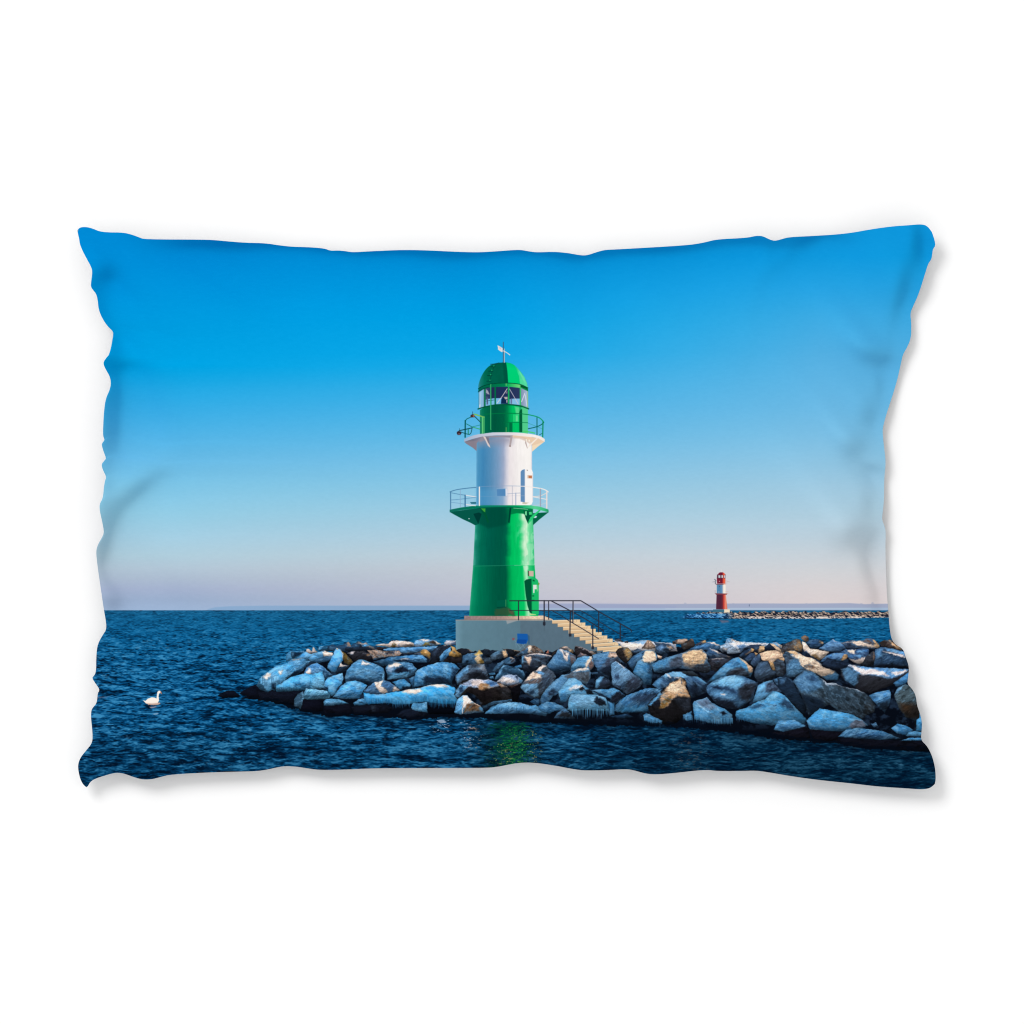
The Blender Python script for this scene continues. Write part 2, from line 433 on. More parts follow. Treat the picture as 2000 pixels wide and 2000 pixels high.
# green drum under the lantern
gd = ramp([(0, (30, 134, 104)), (.05, (6, 118, 86)), (.12, (0, 104, 74)), (.3, (0, 86, 62)), (.5, (0, 96, 64)), (.58, (0, 128, 74)), (.63, (0, 168, 90)), (.68, (0, 190, 98)), (.80, (0, 196, 102)), (.83, (0, 160, 86)), (.88, (70, 204, 134)), (1, (96, 208, 146))])
P("575,1120 640,1080 800,1045 1000,1040 1170,1060 1272,1100 1272,1465 1150,1446 1000,1442 760,1444 575,1468", lambda X, Y: gd((X - 937.4) / 93.8) * (1 + .08 * (fbm(X / 2, Y / 9, 330, 3) - .5))[..., None], Z1)
P("1080,1070 1148,1080 1148,1190 1100,1190", (110, 218, 150), Z1, soft=1.5, op=.8)
P("1050,1185 1100,1185 1145,1195 1145,1290 1050,1290", (30, 206, 116), Z1, soft=1)
P("1098,1200 1125,1200 1125,1285 1098,1285", (130, 224, 160), Z1, soft=1.2, op=.8)
P("1146,1150 1160,1118 1188,1105 1190,1442 1148,1440", (0, 92, 56), Z1)
P("1190,1105 1268,1122 1270,1450 1192,1440", (82, 206, 142), Z1, soft=.6)
P("1000,1305 1045,1305 1045,1440 1000,1440", (0, 92, 60), Z1, soft=1, op=.8)
L("640,1182 800,1172 1000,1166 1145,1172 1280,1188", (0, 118, 66), 1.4, Z1)
L("920,1300 1150,1300 1270,1305", (0, 110, 64), 1.0, Z1)
L("1045,1185 1045,1440", (0, 130, 74), .8, Z1)
L("955,1375 955,1440", (150, 200, 110), .9, Z1)
# lantern room glazing
P("552,860 640,800 800,783 1000,783 1170,798 1272,850 1276,1092 1170,1056 1000,1036 800,1040 640,1070 556,1102", lambda X, Y: ramp([(934, (110, 176, 220)), (944, (140, 186, 222)), (945.5, (70, 84, 124)), (960, (34, 44, 82)), (990, (30, 48, 88)), (1016, (44, 56, 96)), (1017.5, (128, 142, 176)), (1031, (176, 196, 220))])(X), Z1)
P("560,870 600,850 590,1060 560,1090", (170, 206, 230), Z1, soft=1, op=.7)
P("570,1040 580,1040 578,1085 568,1088", (240, 242, 246), Z1)
P("655,975 690,960 780,950 985,945 985,1035 800,1038 655,1066", (120, 186, 228), Z1, soft=.5)
P("1005,965 1060,955 1155,955 1155,1050 1005,1035", (132, 190, 228), Z1, soft=.5)
P("885,960 925,925 985,940 985,1032 880,1030", (14, 40, 78), Z1, soft=.6)
P("920,930 975,930 975,965 940,965", (222, 200, 190), Z1, soft=.8, op=.85)
P("945,850 975,850 972,880 950,885", (120, 110, 130), Z1, soft=.6)
P("958,975 975,975 972,1015 960,1015", (206, 190, 186), Z1, soft=.6)
P("665,820 690,840 715,895 690,890 662,870", (190, 186, 196), Z1, soft=.8, op=.8)
P("672,940 692,940 692,1040 672,1040", (84, 90, 130), Z1, soft=.6)
P("1020,955 1040,950 1040,1030 1020,1030", (96, 110, 150), Z1, soft=.6)
L("970,812 900,920 825,1020", (226, 214, 214), 1.3, Z1)
L("1005,815 1060,910 1128,1030", (206, 200, 210), 1.2, Z1)
L("1225,880 1180,1000", (220, 226, 236), 1.5, Z1)
L("1230,900 1258,1060", (214, 224, 236), 1.5, Z1)
L("655,910 720,910", (30, 60, 90), 1, Z1)
L("655,992 780,975", (30, 80, 100), 1, Z1)
for x, y0, y1, c, wd in [(560, 860, 1100, (40, 110, 130), 1.0), (646, 795, 1070, (10, 120, 80), 3.0), (797, 783, 1040, (0, 110, 70), 2.8), (992, 780, 1038, (30, 172, 92), 3.0), (1162, 795, 1056, (50, 196, 106), 2.4), (1268, 850, 1092, (140, 190, 120), 1.4)]:
    L([(x, y0), (x, y1)], c, wd, Z1)
L("548,1106 640,1076 800,1045 1000,1040 1170,1060 1282,1104", (0, 84, 54), 2.4, Z1)
L("1170,1052 1278,1094", (40, 150, 90), 1.2, Z1)
# band above the glass
bd = ramp([(934, (0, 96, 80)), (955, (0, 104, 72)), (985, (0, 130, 78)), (993, (20, 176, 92)), (1014, (110, 214, 120)), (1022, (20, 150, 80)), (1031, (16, 130, 72))])
P("552,800 640,758 800,733 1000,728 1170,744 1272,790 1274,850 1170,802 1000,782 800,785 640,802 552,862", lambda X, Y: bd(X), Z1)
P("1165,755 1250,790 1272,830 1240,810 1165,790", (0, 84, 40), Z1, soft=.8)
L("550,858 640,806 700,792", (0, 60, 52), 1.3, Z1)
L("955,730 955,765", (180, 220, 140), .9, Z1)
# dome of flat plates
dm = ramp([(933.5, (60, 140, 160)), (938, (26, 124, 116)), (946, (2, 108, 86)), (955, (0, 96, 74)), (975, (0, 92, 70)), (990, (0, 98, 72))])
DOME = "548,800 552,760 568,700 600,620 650,540 700,488 760,452 830,435 950,430 1010,440 1075,470 1150,545 1220,640 1258,730 1272,798 1170,746 1000,725 800,730 640,758"
P(DOME, lambda X, Y: dm(X) * (1 + .10 * (fbm(X / 8, Y / 8, 340, 3) - .5))[..., None], Z1, sm=True)
P("900,432 955,430 975,560 982,725 930,726 915,560", (0, 74, 58), Z1, soft=1.5, op=.6)
P("955,430 1010,440 1060,463 1110,540 1140,630 1156,742 984,724 974,560", lambda X, Y: ramp([(698, (0, 184, 112)), (720, (0, 208, 120)), (750, (0, 206, 116))])(Y), Z1)
P("1010,438 1075,468 1150,545 1220,640 1258,730 1272,798 1156,744 1140,630 1105,535 1060,463", lambda X, Y: ramp([(1000, (0, 200, 116)), (1018, (76, 222, 156)), (1031, (90, 214, 160))])(X) * (1 + .12 * (fbm(X / 5, Y / 9, 341, 3) - .5))[..., None], Z1)
P("1115,510 1150,560 1205,640 1240,730 1200,690 1160,600", (120, 226, 180), Z1, soft=.8, op=.6)
L("550,806 640,760 800,732 1000,727 1170,746 1273,800", (0, 56, 40), 1.1, Z1)
for x, y in [(782, 482), (753, 545), (735, 610), (724, 690)]:
    P([(x - 14, y - 7), (x + 12, y - 9), (x + 10, y + 8), (x - 10, y + 10)], (40, 190, 120), Z1, soft=.5)
    L([(x - 50, y + 12), (x + 14, y + 10)], (0, 54, 50), 1.2, Z1)
L("840,440 790,470 750,560 722,700", (0, 66, 54), 1.2, Z1, op=.8)
L("728,456 800,452 850,436", (20, 70, 80), 1.2, Z1)
# mast and vane
L("929,235 929,430", (196, 186, 186), 1.7, Z1)
L("914,135 914,430", (76, 72, 90), 1.3, Z1)
P("828,180 852,190 905,222 905,275 895,282 860,262 835,240 838,222", (228, 220, 220), Z1, soft=.4)
P("850,205 880,215 885,245 860,235", (176, 190, 206), Z1, soft=.5, op=.7)
L("915,262 955,282 990,305 1008,320", (232, 222, 220), 1.7, Z1)
P("985,300 1014,318 1010,330 990,315", (232, 222, 220), Z1, soft=.4)
# pipe, rails and floodlights of the upper gallery
L("733,755 733,1400", (60, 186, 112), 2.4, Z1)
L("738,760 738,1395", (0, 90, 60), .8, Z1)
L("1280,1188 1400,1215 1450,1240 1490,1280 1500,1300", (12, 156, 92), 1.8, Z1)
L("1278,1392 1380,1370 1450,1345 1500,1305", (0, 84, 70), 1.5, Z1)
L("1270,1310 1400,1360 1490,1400", (40, 150, 130), .9, Z1, op=.7)
L("1440,1480 1475,1462", (10, 90, 80), 1.1, Z1)
L("1403,1230 1403,1482", (0, 92, 76), 1.6, Z1)
L("1490,1285 1486,1510", (10, 140, 90), 2.2, Z1)
P("1195,1420 1280,1428 1380,1450 1370,1465 1280,1445 1200,1440", (70, 206, 110), Z1, soft=.6)
L("362,1275 360,1515", (0, 80, 74), 2.4, Z1)
L("362,1280 385,1250 430,1230", (0, 90, 80), 1.3, Z1)
L("380,1322 460,1366 570,1398", (10, 110, 80), 1.2, Z1)
L("460,1366 570,1340", (30, 130, 120), 1.0, Z1)
L("480,1370 570,1396", (70, 190, 90), 1.1, Z1)
P("600,1215 642,1215 642,1462 602,1462", (96, 200, 122), Z1, soft=.5)
L("630,1220 630,1460", (10, 110, 66), 1.0, Z1)
L("500,1215 585,1300", (10, 70, 66), 1.5, Z1)
L("580,1215 580,1290", (30, 150, 80), 1.2, Z1)
P("475,1168 520,1178 645,1220 640,1232 500,1195", (126, 190, 96), Z1, soft=.5)
P("440,1195 470,1180 492,1190 502,1225 435,1230", (64, 46, 46), Z1, soft=.5)
P("470,1195 490,1192 496,1222 478,1222", (170, 100, 70), Z1, soft=.5)
L("468,1145 468,1190", (30, 60, 80), .8, Z1)
L("275,1420 370,1400 460,1380", (10, 60, 66), 1.7, Z1)
L("300,1440 370,1465 440,1482 462,1380", (10, 70, 70), 1.3, Z1)
L("405,1400 405,1470", (20, 130, 80), 1.6, Z1)
P("240,1440 262,1425 300,1435 308,1458 290,1482 255,1485 240,1465", (52, 38, 48), Z1, soft=.5)
P("255,1462 280,1455 290,1475 262,1480", (120, 90, 96), Z1, soft=.6)
L("278,1390 278,1425", (30, 60, 80), .8, Z1)
# lower door, box and foot
P("535,738 620,732 620,802 535,802", (0, 92, 70), Z3, soft=.6)
L("618,732 618,800", (120, 196, 110), .8, Z3)
L("535,802 620,800", (0, 50, 44), 1, Z3)
P("510,880 520,820 600,805 660,812 700,850 705,880", (52, 84, 56), Z3, soft=1.5, warp=2, op=.8)
P("640,815 690,835 690,870 650,860", (130, 80, 70), Z3, soft=1.5, warp=1.5, op=.45)
P("793,555 812,540 858,532 864,862 842,850 822,785 805,680", (0, 84, 54), Z3)
P("858,534 900,528 920,545 928,575 930,868 872,866 860,850", (26, 188, 106), Z3)
L("860,535 864,855", (0, 110, 60), .9, Z3)
P("875,590 910,590 910,632 890,632 888,668 876,668", (226, 232, 226), Z3, soft=.4)
P("872,540 890,545 890,560 870,556", (10, 100, 60), Z3)
P("868,690 885,690 885,700 868,700", (0, 90, 50), Z3)
L("865,735 885,735", (0, 70, 40), 1, Z3)
P("922,568 936,575 932,592 922,590", (120, 160, 60), Z3)
P("905,600 920,590 924,640 912,660", (140, 226, 150), Z3, soft=.7, op=.7)
P("838,860 900,868 905,876 845,876", (220, 230, 150), Z3, op=.8)
P("830,458 880,460 880,512 832,508", (208, 184, 168), Z3)
P("826,458 836,458 838,510 828,506", (70, 80, 60), Z3)
P("780,412 828,412 830,440 800,470 790,450", (210, 240, 214), Z3, soft=1.2, op=.7)
# folding chair against the base
P("820,1055 842,1075 845,1150 828,1145", (52, 92, 128), Z3, soft=.7, op=.8)
P("725,1050 822,1053 828,1108 812,1146 775,1150 715,1140 728,1104", (24, 92, 172), Z3)
P("728,1104 815,1108 808,1146 716,1140", (18, 74, 152), Z3)
P("678,1092 700,1090 702,1112 680,1114", (140, 76, 86), Z3, op=.8)
for s in ["700,1110 720,1135", "720,1140 760,1192", "800,1146 745,1195", "775,1150 800,1196", "712,1140 716,1180"]:
    L(s, (120, 156, 178), .9, Z3, op=.8)
# handrails
rc = (44, 44, 56)
for s, wd in [("655,741 1042,740 1140,790 1228,836 1360,908 1500,995 1535,1018 1540,1034", 1.9), ("655,832 945,832", 1.3), ("945,832 1050,832 1130,875 1215,930 1340,1005 1492,1098", 1.5),
              ("1042,740 1325,740 1412,792 1500,846 1640,925 1796,1012 1803,1030", 1.9), ("1050,832 1320,832 1400,875 1495,936 1600,1000 1745,1086", 1.3),
              ("738,740 738,920", 1.9), ("980,740 980,975", 2.3), ("1022,742 1022,915", 1.8), ("1252,742 1250,945", 1.9), ("1227,838 1222,1075", 2.2),
              ("1495,846 1492,1034", 2.1), ("1438,972 1438,1195", 2.1), ("1698,965 1698,1158", 2.2)]:
    L(s, rc, wd, Z3)
L("1258,745 1256,940", (150, 150, 160), .7, Z3)
for x, y in [(980, 955), (1225, 1062), (1438, 1182)]:
    P([(x - 12, y - 12), (x + 12, y - 12), (x + 12, y + 16), (x - 12, y + 16)], (40, 44, 56), Z3)
L("980,975 980,1020", (70, 90, 104), 1.2, Z3, op=.5)
L("1222,1075 1224,1110", (70, 80, 90), 1.2, Z3, op=.5)
#PAINT_ROCKS

# --- the breakwater: stones drawn one over the other, far to near
T1, T2, T3, T4, T5 = [(x, 1240, 8.05) for x in (420, 640, 860, 1080, 1300)]
T6 = (1520, 1235, 6.44)
PAL = dict(I=(58, 146, 200), i=(42, 112, 162), b=(52, 98, 138), d=(36, 58, 82), D=(15, 20, 33), k=(6, 10, 19),
           S=(234, 212, 198), s=(150, 180, 212), T=(208, 168, 128), t=(150, 116, 88), o=(142, 108, 50), n=(72, 66, 66), g=(92, 102, 116))
_seed = [400]


def yr_(Y, p):
    return np.clip((Y - p[:, 1].min()) / (np.ptp(p[:, 1]) + 1), 0, 1)


def rock(T, outline, base, facets=(), grain=.22, rnd=1.0, warp=1.1, sink=.54):
    _seed[0] += 11
    sd = _seed[0]
    p = pts_of(outline, T)
    m = 4
    w = window(p[:, 0].min() - m, p[:, 1].min() - m, p[:, 0].max() + m, p[:, 1].max() + m)
    X, Y = GX[w], GY[w]
    if X.size == 0:
        return
    dx = (fbm(X / 4.5, Y / 4.5, sd, 3) - .5); dy = (fbm(X / 4.5 + 31, Y / 4.5, sd + 3, 3) - .5)
    Xo, Yo = X + dx * 2 * warp, Y + dy * 2 * warp
    dist = sdf(p, Xo, Yo)
    cov = np.clip(dist / .9 + .5, 0, 1)
    c = col_of(PAL.get(base, base) if isinstance(base, str) else base) * np.ones(X.shape + (1,), np.float32)
    Xf, Yf = X + dx * 4.4, Y + dy * 4.4
    for f in facets:
        fc = f[1]
        fs = (f[2] if len(f) > 2 else 1.0) * 1.75
        fo = f[3] if len(f) > 3 else 1.0
        a = np.clip(sdf(pts_of(f[0], T), Xf, Yf) / (2 * fs) + .5, 0, 1)[..., None] * fo
        c = c * (1 - a) + col_of(PAL[fc] if isinstance(fc, str) else fc) * a
    # weathered surface of the stone: ledges, cracks, frost, with drawn-in light and shade
    th = (sd * .618 % 1 - .5) * 1.5
    U, V = X * math.cos(th) + Y * math.sin(th), -X * math.sin(th) + Y * math.cos(th)
    h = (12 - 12 * np.exp(-np.maximum(dist, 0) / 9)) * .17 * rnd
    hb = fbm(U / 14, V / 7, sd + 7, 4, .5) * 5.0
    hr = np.abs(fbm(U / 12, V / 6, sd + 8, 3) - .5) * 3.0
    gy, gx = np.gradient(h + hb * .55 + hr * .30)
    rel = np.clip(gy * .85 + gx * .30, -1, 1) * S
    c = c * (1 + np.clip(rel * .58, -.5, .48))[..., None]
    c = c * (1 + grain * 1.1 * (fbm(X / 1.5, Y / 1.3, sd + 12, 2) - .5))[..., None]
    fr = smooth(.54, .70, fbm(U / 8 + 3, V / 3.5, sd + 14, 4)) * .34
    lum = c.mean(-1)
    c = c + (col_of((112, 162, 202)) - c) * (fr * smooth(.16, .26, lum) * (1 - smooth(.55, .68, lum)))[..., None]
    icy = smooth(.30, .46, c[..., 2] - c[..., 0]) * smooth(.5, .62, lum + .25)
    gl = smooth(.42, .68, fbm(X / 10 + 60, Y / 7, sd + 19, 3)) * .42 * icy * (1 - yr_(Y, p) * .6)
    c = c + (col_of((158, 204, 232)) - c) * gl[..., None]
    dk = smooth(.52, .76, fbm(U / 13 + 8, V / 8, sd + 16, 3)) * .34 * (1 - smooth(.18, .34, c[..., 2] - c[..., 0]) * .6)
    c = c * (1 - dk * (1 - smooth(.5, .8, lum) * .6))[..., None]
    yr = np.clip((Y - p[:, 1].min()) / (np.ptp(p[:, 1]) + 1), 0, 1)
    xr = np.clip((X - p[:, 0].min()) / (np.ptp(p[:, 0]) + 1), 0, 1)
    if sink:
        c = c * (1.10 + .16 * icy * (1 - smooth(820, 1000, X)) - sink * smooth(.35, 1.05, yr * .8 + xr * .2))[..., None]
    c = c * .90 + c.mean(-1)[..., None] * .10
    edge = 1 - .50 * np.exp(-np.maximum(dist, 0) / 2.0) * (.25 + .75 * yr)
    c = c * edge[..., None]
    blend(w, cov, np.clip(c, 0, 1))


def icicles(T, x0, x1, top, length, n, seed, c=(70, 150, 205), wd=1.5, dark=True):
    r = np.random.RandomState(seed)
    for k in range(n):
        x = x0 + (x1 - x0) * (k + r.rand() * .9) / n
        y = top(x) if callable(top) else top
        ln = length * (.45 + .6 * r.rand())
        q = r.rand()
        col = tuple(np.clip(np.array(c) * (.65 + .5 * q), 0, 255))
        wv = wd * T[2] * (.55 + .6 * r.rand())
        P([(x - wv / 2, y - 12), (x + wv / 2, y - 12), (x + wv * .32, y + ln * .6), (x, y + ln), (x - wv * .32, y + ln * .6)], col, T, soft=.7, op=.75)
        if dark and r.rand() < .4:
            xx = x + wv * .7
            P([(xx - 3, y + ln * .1), (xx + 3, y + ln * .1), (xx + 2, y + ln), (xx - 2, y + ln)], (14, 44, 74), T, soft=.6, op=.6)


w = window(470, 1255, 1850, 1475)
X, Y = GX[w], GY[w]
gap = pts_of("500,1366 512,1340 532,1322 560,1302 590,1284 640,1276 700,1266 760,1266 860,1262 900,1272 1020,1274 1100,1272 1200,1276 1290,1264 1460,1260 1560,1258 1700,1260 1840,1268 1840,1462 1700,1464 1640,1454 1560,1447 1500,1442 1440,1431 1300,1418 1200,1418 1080,1413 1000,1408 880,1400 800,1406 760,1401 700,1396 640,1399 580,1386 540,1373")
ga = np.clip(sdf(gap, X + (fbm(X / 6, Y / 6, 390, 3) - .5) * 8, Y + (fbm(X / 6, Y / 6, 391, 3) - .5) * 8) / .9 + .5, 0, 1)
gn = smooth(.45, .75, fbm(X / 13, Y / 10, 392, 4)) * (1 - smooth(1370, 1400, Y - (X - 900) * .06))
blend(w, ga, col_of((7, 12, 22)) + (col_of((34, 52, 74)) - col_of((7, 12, 22))) * (gn * .8)[..., None])
# tile 1
rock(T1, "40,960 130,900 200,872 290,880 380,940 400,968 300,985 120,992", (13, 18, 32))
rock(T1, "400,905 520,830 640,780 690,780 720,900 700,1010 560,1012 410,1000 500,960 390,930", (14, 18, 32))
rock(T1, "1115,300 1190,250 1400,250 1420,300 1220,385 1120,425", (46, 116, 164), [("1195,275 1400,262 1330,320 1225,368 1205,330", (14, 34, 56)), ("1215,290 1240,290 1240,350 1215,350", (60, 120, 160), 1, .6)])
rock(T1, "1600,240 1640,185 1750,165 1890,175 1932,200 1880,250 1700,260", (30, 78, 114), [("1640,185 1700,175 1650,230 1610,235", (50, 120, 170))])
rock(T1, "1270,370 1420,260 1500,280 1620,270 1600,330 1460,400 1340,390", (48, 118, 172))
rock(T1, "1425,232 1460,215 1505,245 1520,250 1535,200 1555,195 1580,240 1615,270 1500,302 1440,270", (208, 194, 188), [("1500,260 1560,270 1500,300", (120, 130, 150))])
rock(T1, "1460,375 1560,290 1720,245 1850,285 1850,335 1700,355 1520,425", (66, 134, 186), [("1690,278 1740,243 1855,280 1848,332 1700,335", "S"), ("1500,310 1530,305 1530,325 1505,325", "S", 1, .7)])
rock(T1, "1500,425 1700,345 1850,332 1820,410 1600,450", (40, 80, 116))
rock(T1, "1140,440 1200,380 1370,372 1510,410 1440,475 1380,560 1280,640 1150,680 1000,600 1040,480", (54, 112, 156), [("1380,520 1510,410 1440,475 1280,645 1150,680 1180,600 1300,560", (18, 40, 66), 1.6), ("1215,382 1340,364 1372,372 1230,392", "S"), ("1050,470 1200,440 1250,520 1100,560", (60, 140, 196), 2)])
rock(T1, "650,800 690,700 740,640 830,580 960,490 1130,440 1210,470 1250,560 1160,660 1090,720 1000,780 950,870 830,900 720,870", (58, 138, 190),
     [("650,800 690,705 730,760 800,850 835,900 720,872", (40, 84, 116), 1.2), ("740,640 900,590 980,640 1000,740 900,800 790,820 730,740", (92, 150, 190), 2, .8), ("755,650 812,603 878,608 862,655 805,712 770,690", (250, 232, 222), 1.2), ("1000,570 1060,558 1052,612 1020,628", (250, 232, 222), 1.2),
      ("1100,520 1250,540 1160,650 1100,620", (34, 96, 146), 2, .7), ("880,780 950,760 960,860 890,860", (24, 48, 74), 1.2)])
icicles(T1, 740, 1100, lambda x: 700 + 40 * math.sin(x), 130, 22, 1, (86, 150, 196), 1.0)
rock(T1, "1390,600 1440,510 1520,460 1600,435 1700,500 1800,580 1860,640 1720,710 1700,610 1500,630 1420,645", (56, 112, 164), [("1700,520 1860,640 1720,705 1690,600", (38, 84, 128), 2), ("1422,590 1480,518 1502,550 1522,600 1430,628", (252, 234, 224), 1.0)])
rock(T1, "1090,720 1200,660 1350,620 1420,600 1500,625 1690,575 1722,700 1725,840 1520,865 1350,870 1200,890 960,900 950,800 1050,760", (58, 146, 200),
     [("1240,760 1400,740 1340,800 1260,830", (32, 86, 130), 2), ("960,830 1100,830 1340,850 1330,880 960,905", (42, 92, 124), 1.5), ("1350,780 1510,750 1520,850 1350,860", (38, 96, 140), 1.5), ("1520,700 1600,650 1700,680 1726,855 1520,855", (92, 164, 208), 1.5), ("1080,700 1200,680 1180,760 1050,790", (90, 164, 210), 2, .6)])
icicles(T1, 960, 1330, 830, 55, 18, 2, (80, 142, 180), .9)
rock(T1, "670,885 840,905 900,855 960,900 1340,880 1320,930 1240,1000 1240,1100 940,1080 890,1020 680,1035", (15, 19, 32), grain=.4)
rock(T1, "1240,1020 1300,930 1380,880 1405,1000 1350,1172 1240,1120", (46, 80, 106), [("1360,900 1400,900 1400,1000 1355,1160 1340,1160 1370,1000", (84, 140, 178))])
rock(T1, "1390,910 1430,840 1810,880 1812,1000 1700,1012 1440,1022 1392,1005", (66, 124, 158), [("1400,960 1600,950 1790,930 1780,965 1600,985 1440,990", (34, 70, 96), 1, .8), ("1430,840 1810,880 1800,905 1430,890", (96, 156, 194), 1)])
rock(T1, "1385,1012 1440,1022 1700,1012 1690,1200 1500,1222 1350,1200", (13, 15, 27))
# tile 2
rock(T2, "0,175 60,150 150,170 240,150 300,122 330,105 360,160 480,100 520,110 560,130 600,108 640,150 740,180 860,200 860,240 500,245 160,260 0,250", (34, 66, 98), [("305,150 315,108 345,105 362,175 312,175", (156, 128, 112)), ("468,140 490,100 545,125 600,108 632,142 560,152", (176, 164, 160)), ("515,180 600,145 645,160 560,195", (70, 150, 210)), ("620,180 660,170 740,215 700,220", (150, 120, 100)), ("480,200 520,150 600,200 640,240 500,245", (26, 36, 54))])
rock(T2, "270,205 640,190 720,240 540,250 280,245", (28, 40, 58))
rock(T2, "740,165 830,135 950,140 1000,95 1110,88 1280,105 1380,135 1392,172 1300,190 1150,192 1000,198 830,178", (222, 204, 196), [("1010,150 1060,130 1090,165 1050,197 1000,192", (112, 88, 50)), ("740,185 830,185 860,235 760,235", "D"), ("1170,152 1330,138 1345,175 1180,180", (166, 146, 138)), ("1120,150 1150,190 1110,190", (130, 150, 190))])
rock(T2, "760,190 860,190 960,205 870,235 780,232", (48, 40, 44))
rock(T2, "1350,135 1380,92 1450,70 1560,65 1690,85 1740,120 1790,145 1700,168 1380,192", (92, 142, 190), [("1440,76 1560,65 1602,86 1500,96", "S"), ("1588,128 1610,95 1680,100 1722,150 1640,148", (58, 44, 36)), ("1490,168 1530,116 1582,124 1605,168", (152, 122, 44)), ("1690,90 1790,145 1730,158 1700,122", (236, 214, 196)), ("1380,160 1480,150 1480,190 1380,190", (150, 180, 214))])
rock(T2, "870,225 960,205 1400,190 1730,175 1700,240 1600,252 1450,262 1340,290 1170,292 1120,250 880,247", (62, 122, 178), [("1165,290 1345,283 1330,306 1180,310", "S"), ("1300,220 1700,200 1650,245 1350,250", (48, 92, 136), 2)], grain=.1)
rock(T2, "1830,130 1870,90 1932,85 2013,90 2013,160 1850,162", (208, 208, 220), [("1940,130 2013,110 2013,160 1950,160", (90, 120, 170))])
rock(T2, "1620,300 1680,220 1760,165 1870,150 1905,180 1820,260 1740,380 1720,440 1600,472 1580,440 1630,380", (27, 34, 48), [("1830,168 1890,153 1905,182 1850,188", (160, 128, 104)), ("1640,280 1720,200 1760,200 1680,320", (46, 62, 86), 2)])
rock(T2, "290,280 400,250 560,250 680,300 720,350 660,412 420,422 380,370", (34, 35, 43), [("320,285 380,250 420,260 402,302", (196, 188, 192)), ("598,322 640,285 692,315 622,332", (160, 122, 90)), ("480,262 560,258 640,290 560,300", (70, 72, 84))])
rock(T2, "620,240 760,235 900,260 1050,250 1120,250 1167,295 1130,332 900,352 720,402 690,332", (158, 132, 118), [("888,297 960,253 1050,255 1040,292 920,312", (46, 48, 58)), ("700,412 740,362 1000,335 1100,335 1000,402 800,442", (40, 84, 124)), ("740,300 860,280 880,330 760,350", (96, 86, 84), 1, .7)], grain=.7)
rock(T2, "700,425 1000,345 1130,332 1350,310 1500,320 1562,380 1560,442 1350,432 1100,440 860,492 780,442", (36, 88, 134), [("1030,412 1180,375 1352,412 1200,432", (14, 36, 62)), ("1138,370 1280,363 1292,382 1170,387", (206, 200, 206)), ("1180,330 1500,325 1540,370 1300,370", (54, 116, 172), 1.5), ("700,420 900,380 980,420 860,490", (30, 66, 98), 2)])
rock(T2, "1350,300 1440,265 1500,228 1560,235 1620,290 1615,390 1560,342 1480,320", (166, 124, 64), [("1350,302 1450,258 1470,312 1380,322", (52, 66, 90)), ("1500,232 1560,235 1592,272 1520,292", (208, 160, 100))])
rock(T2, "190,230 260,280 340,350 402,430 333,477 260,442 240,350", (122, 98, 48), [("240,340 300,360 330,470 260,440", (88, 70, 36))])
rock(T2, "165,500 210,405 230,465 335,490 300,560 150,622 120,592", (28, 46, 68), [("165,500 210,408 232,470 333,490 220,498", (240, 222, 212))])
rock(T2, "0,480 60,350 140,200 200,230 250,300 240,400 170,490 120,592 60,580 0,520", (56, 142, 206), [("200,230 250,300 256,405 238,382 228,290", (230, 210, 200)), ("130,205 160,200 170,240 140,235", (226, 200, 176)), ("0,480 100,470 120,590 60,580", (40, 108, 164), 2)])
rock(T2, "0,680 80,640 230,600 250,680 220,770 150,840 120,930 60,962 0,900 -60,800 -40,720", (60, 138, 194), [("120,640 230,602 248,680 200,740", (90, 150, 190), 1.5, .7), ("0,760 100,740 80,840 20,900", (96, 176, 220), 2.5, .6), ("-60,800 0,820 0,900", (24, 60, 96))])
rock(T2, "265,665 300,560 380,460 480,393 560,388 700,440 800,480 882,522 905,640 860,742 700,782 560,772 420,732 280,745", (54, 112, 158), [("270,705 420,650 560,700 860,742 700,792 400,745", (28, 60, 92), 2.2), ("528,467 540,408 600,430 692,457 640,470", (234, 214, 206)), ("330,540 500,500 640,540 500,620 360,600", (66, 124, 166), 2.5, .7), ("700,560 880,540 900,640 860,720 720,700", (44, 100, 150), 2.5, .7)])
rock(T2, "900,520 960,450 1060,428 1230,420 1330,450 1402,540 1370,622 1280,682 1060,702 940,704 925,600", (50, 96, 134), [("948,475 1080,428 1172,470 1060,502 958,545", (232, 212, 200)), ("940,500 1060,500 1000,590 940,580", (130, 160, 196), 1, .8), ("1040,582 1080,510 1180,500 1292,560 1300,582 1100,592", (20, 30, 48)), ("938,694 1010,608 1280,580 1250,662 1050,692", (66, 134, 182)), ("1160,440 1320,450 1390,540 1280,540", (58, 110, 156), 2)])
rock(T2, "880,620 868,600 850,700 850,722 895,715", (96, 160, 206))
rock(T2, "1340,835 1360,660 1400,553 1560,480 1740,430 1950,418 2080,530 2010,622 1960,742 1960,802 1700,772 1480,802", (50, 112, 160), [("1500,692 1560,655 1800,655 1920,700 1945,785 1700,772 1520,762", (24, 46, 72), 2), ("1960,500 2080,530 2010,622 1965,785 1935,690", (28, 58, 90), 1.2), ("1400,560 1560,485 1760,440 1700,540 1480,640", (64, 132, 184), 3, .7), ("1345,830 1365,670 1460,660 1480,790", (42, 104, 154), 2)])
rock(T2, "1280,690 1370,640 1350,830 1330,835", (40, 88, 130))
rock(T2, "1015,742 1100,710 1200,695 1300,770 1325,832 1200,852 1130,862", (46, 116, 168), [("1160,830 1320,810 1325,835 1200,855", (12, 26, 44))])
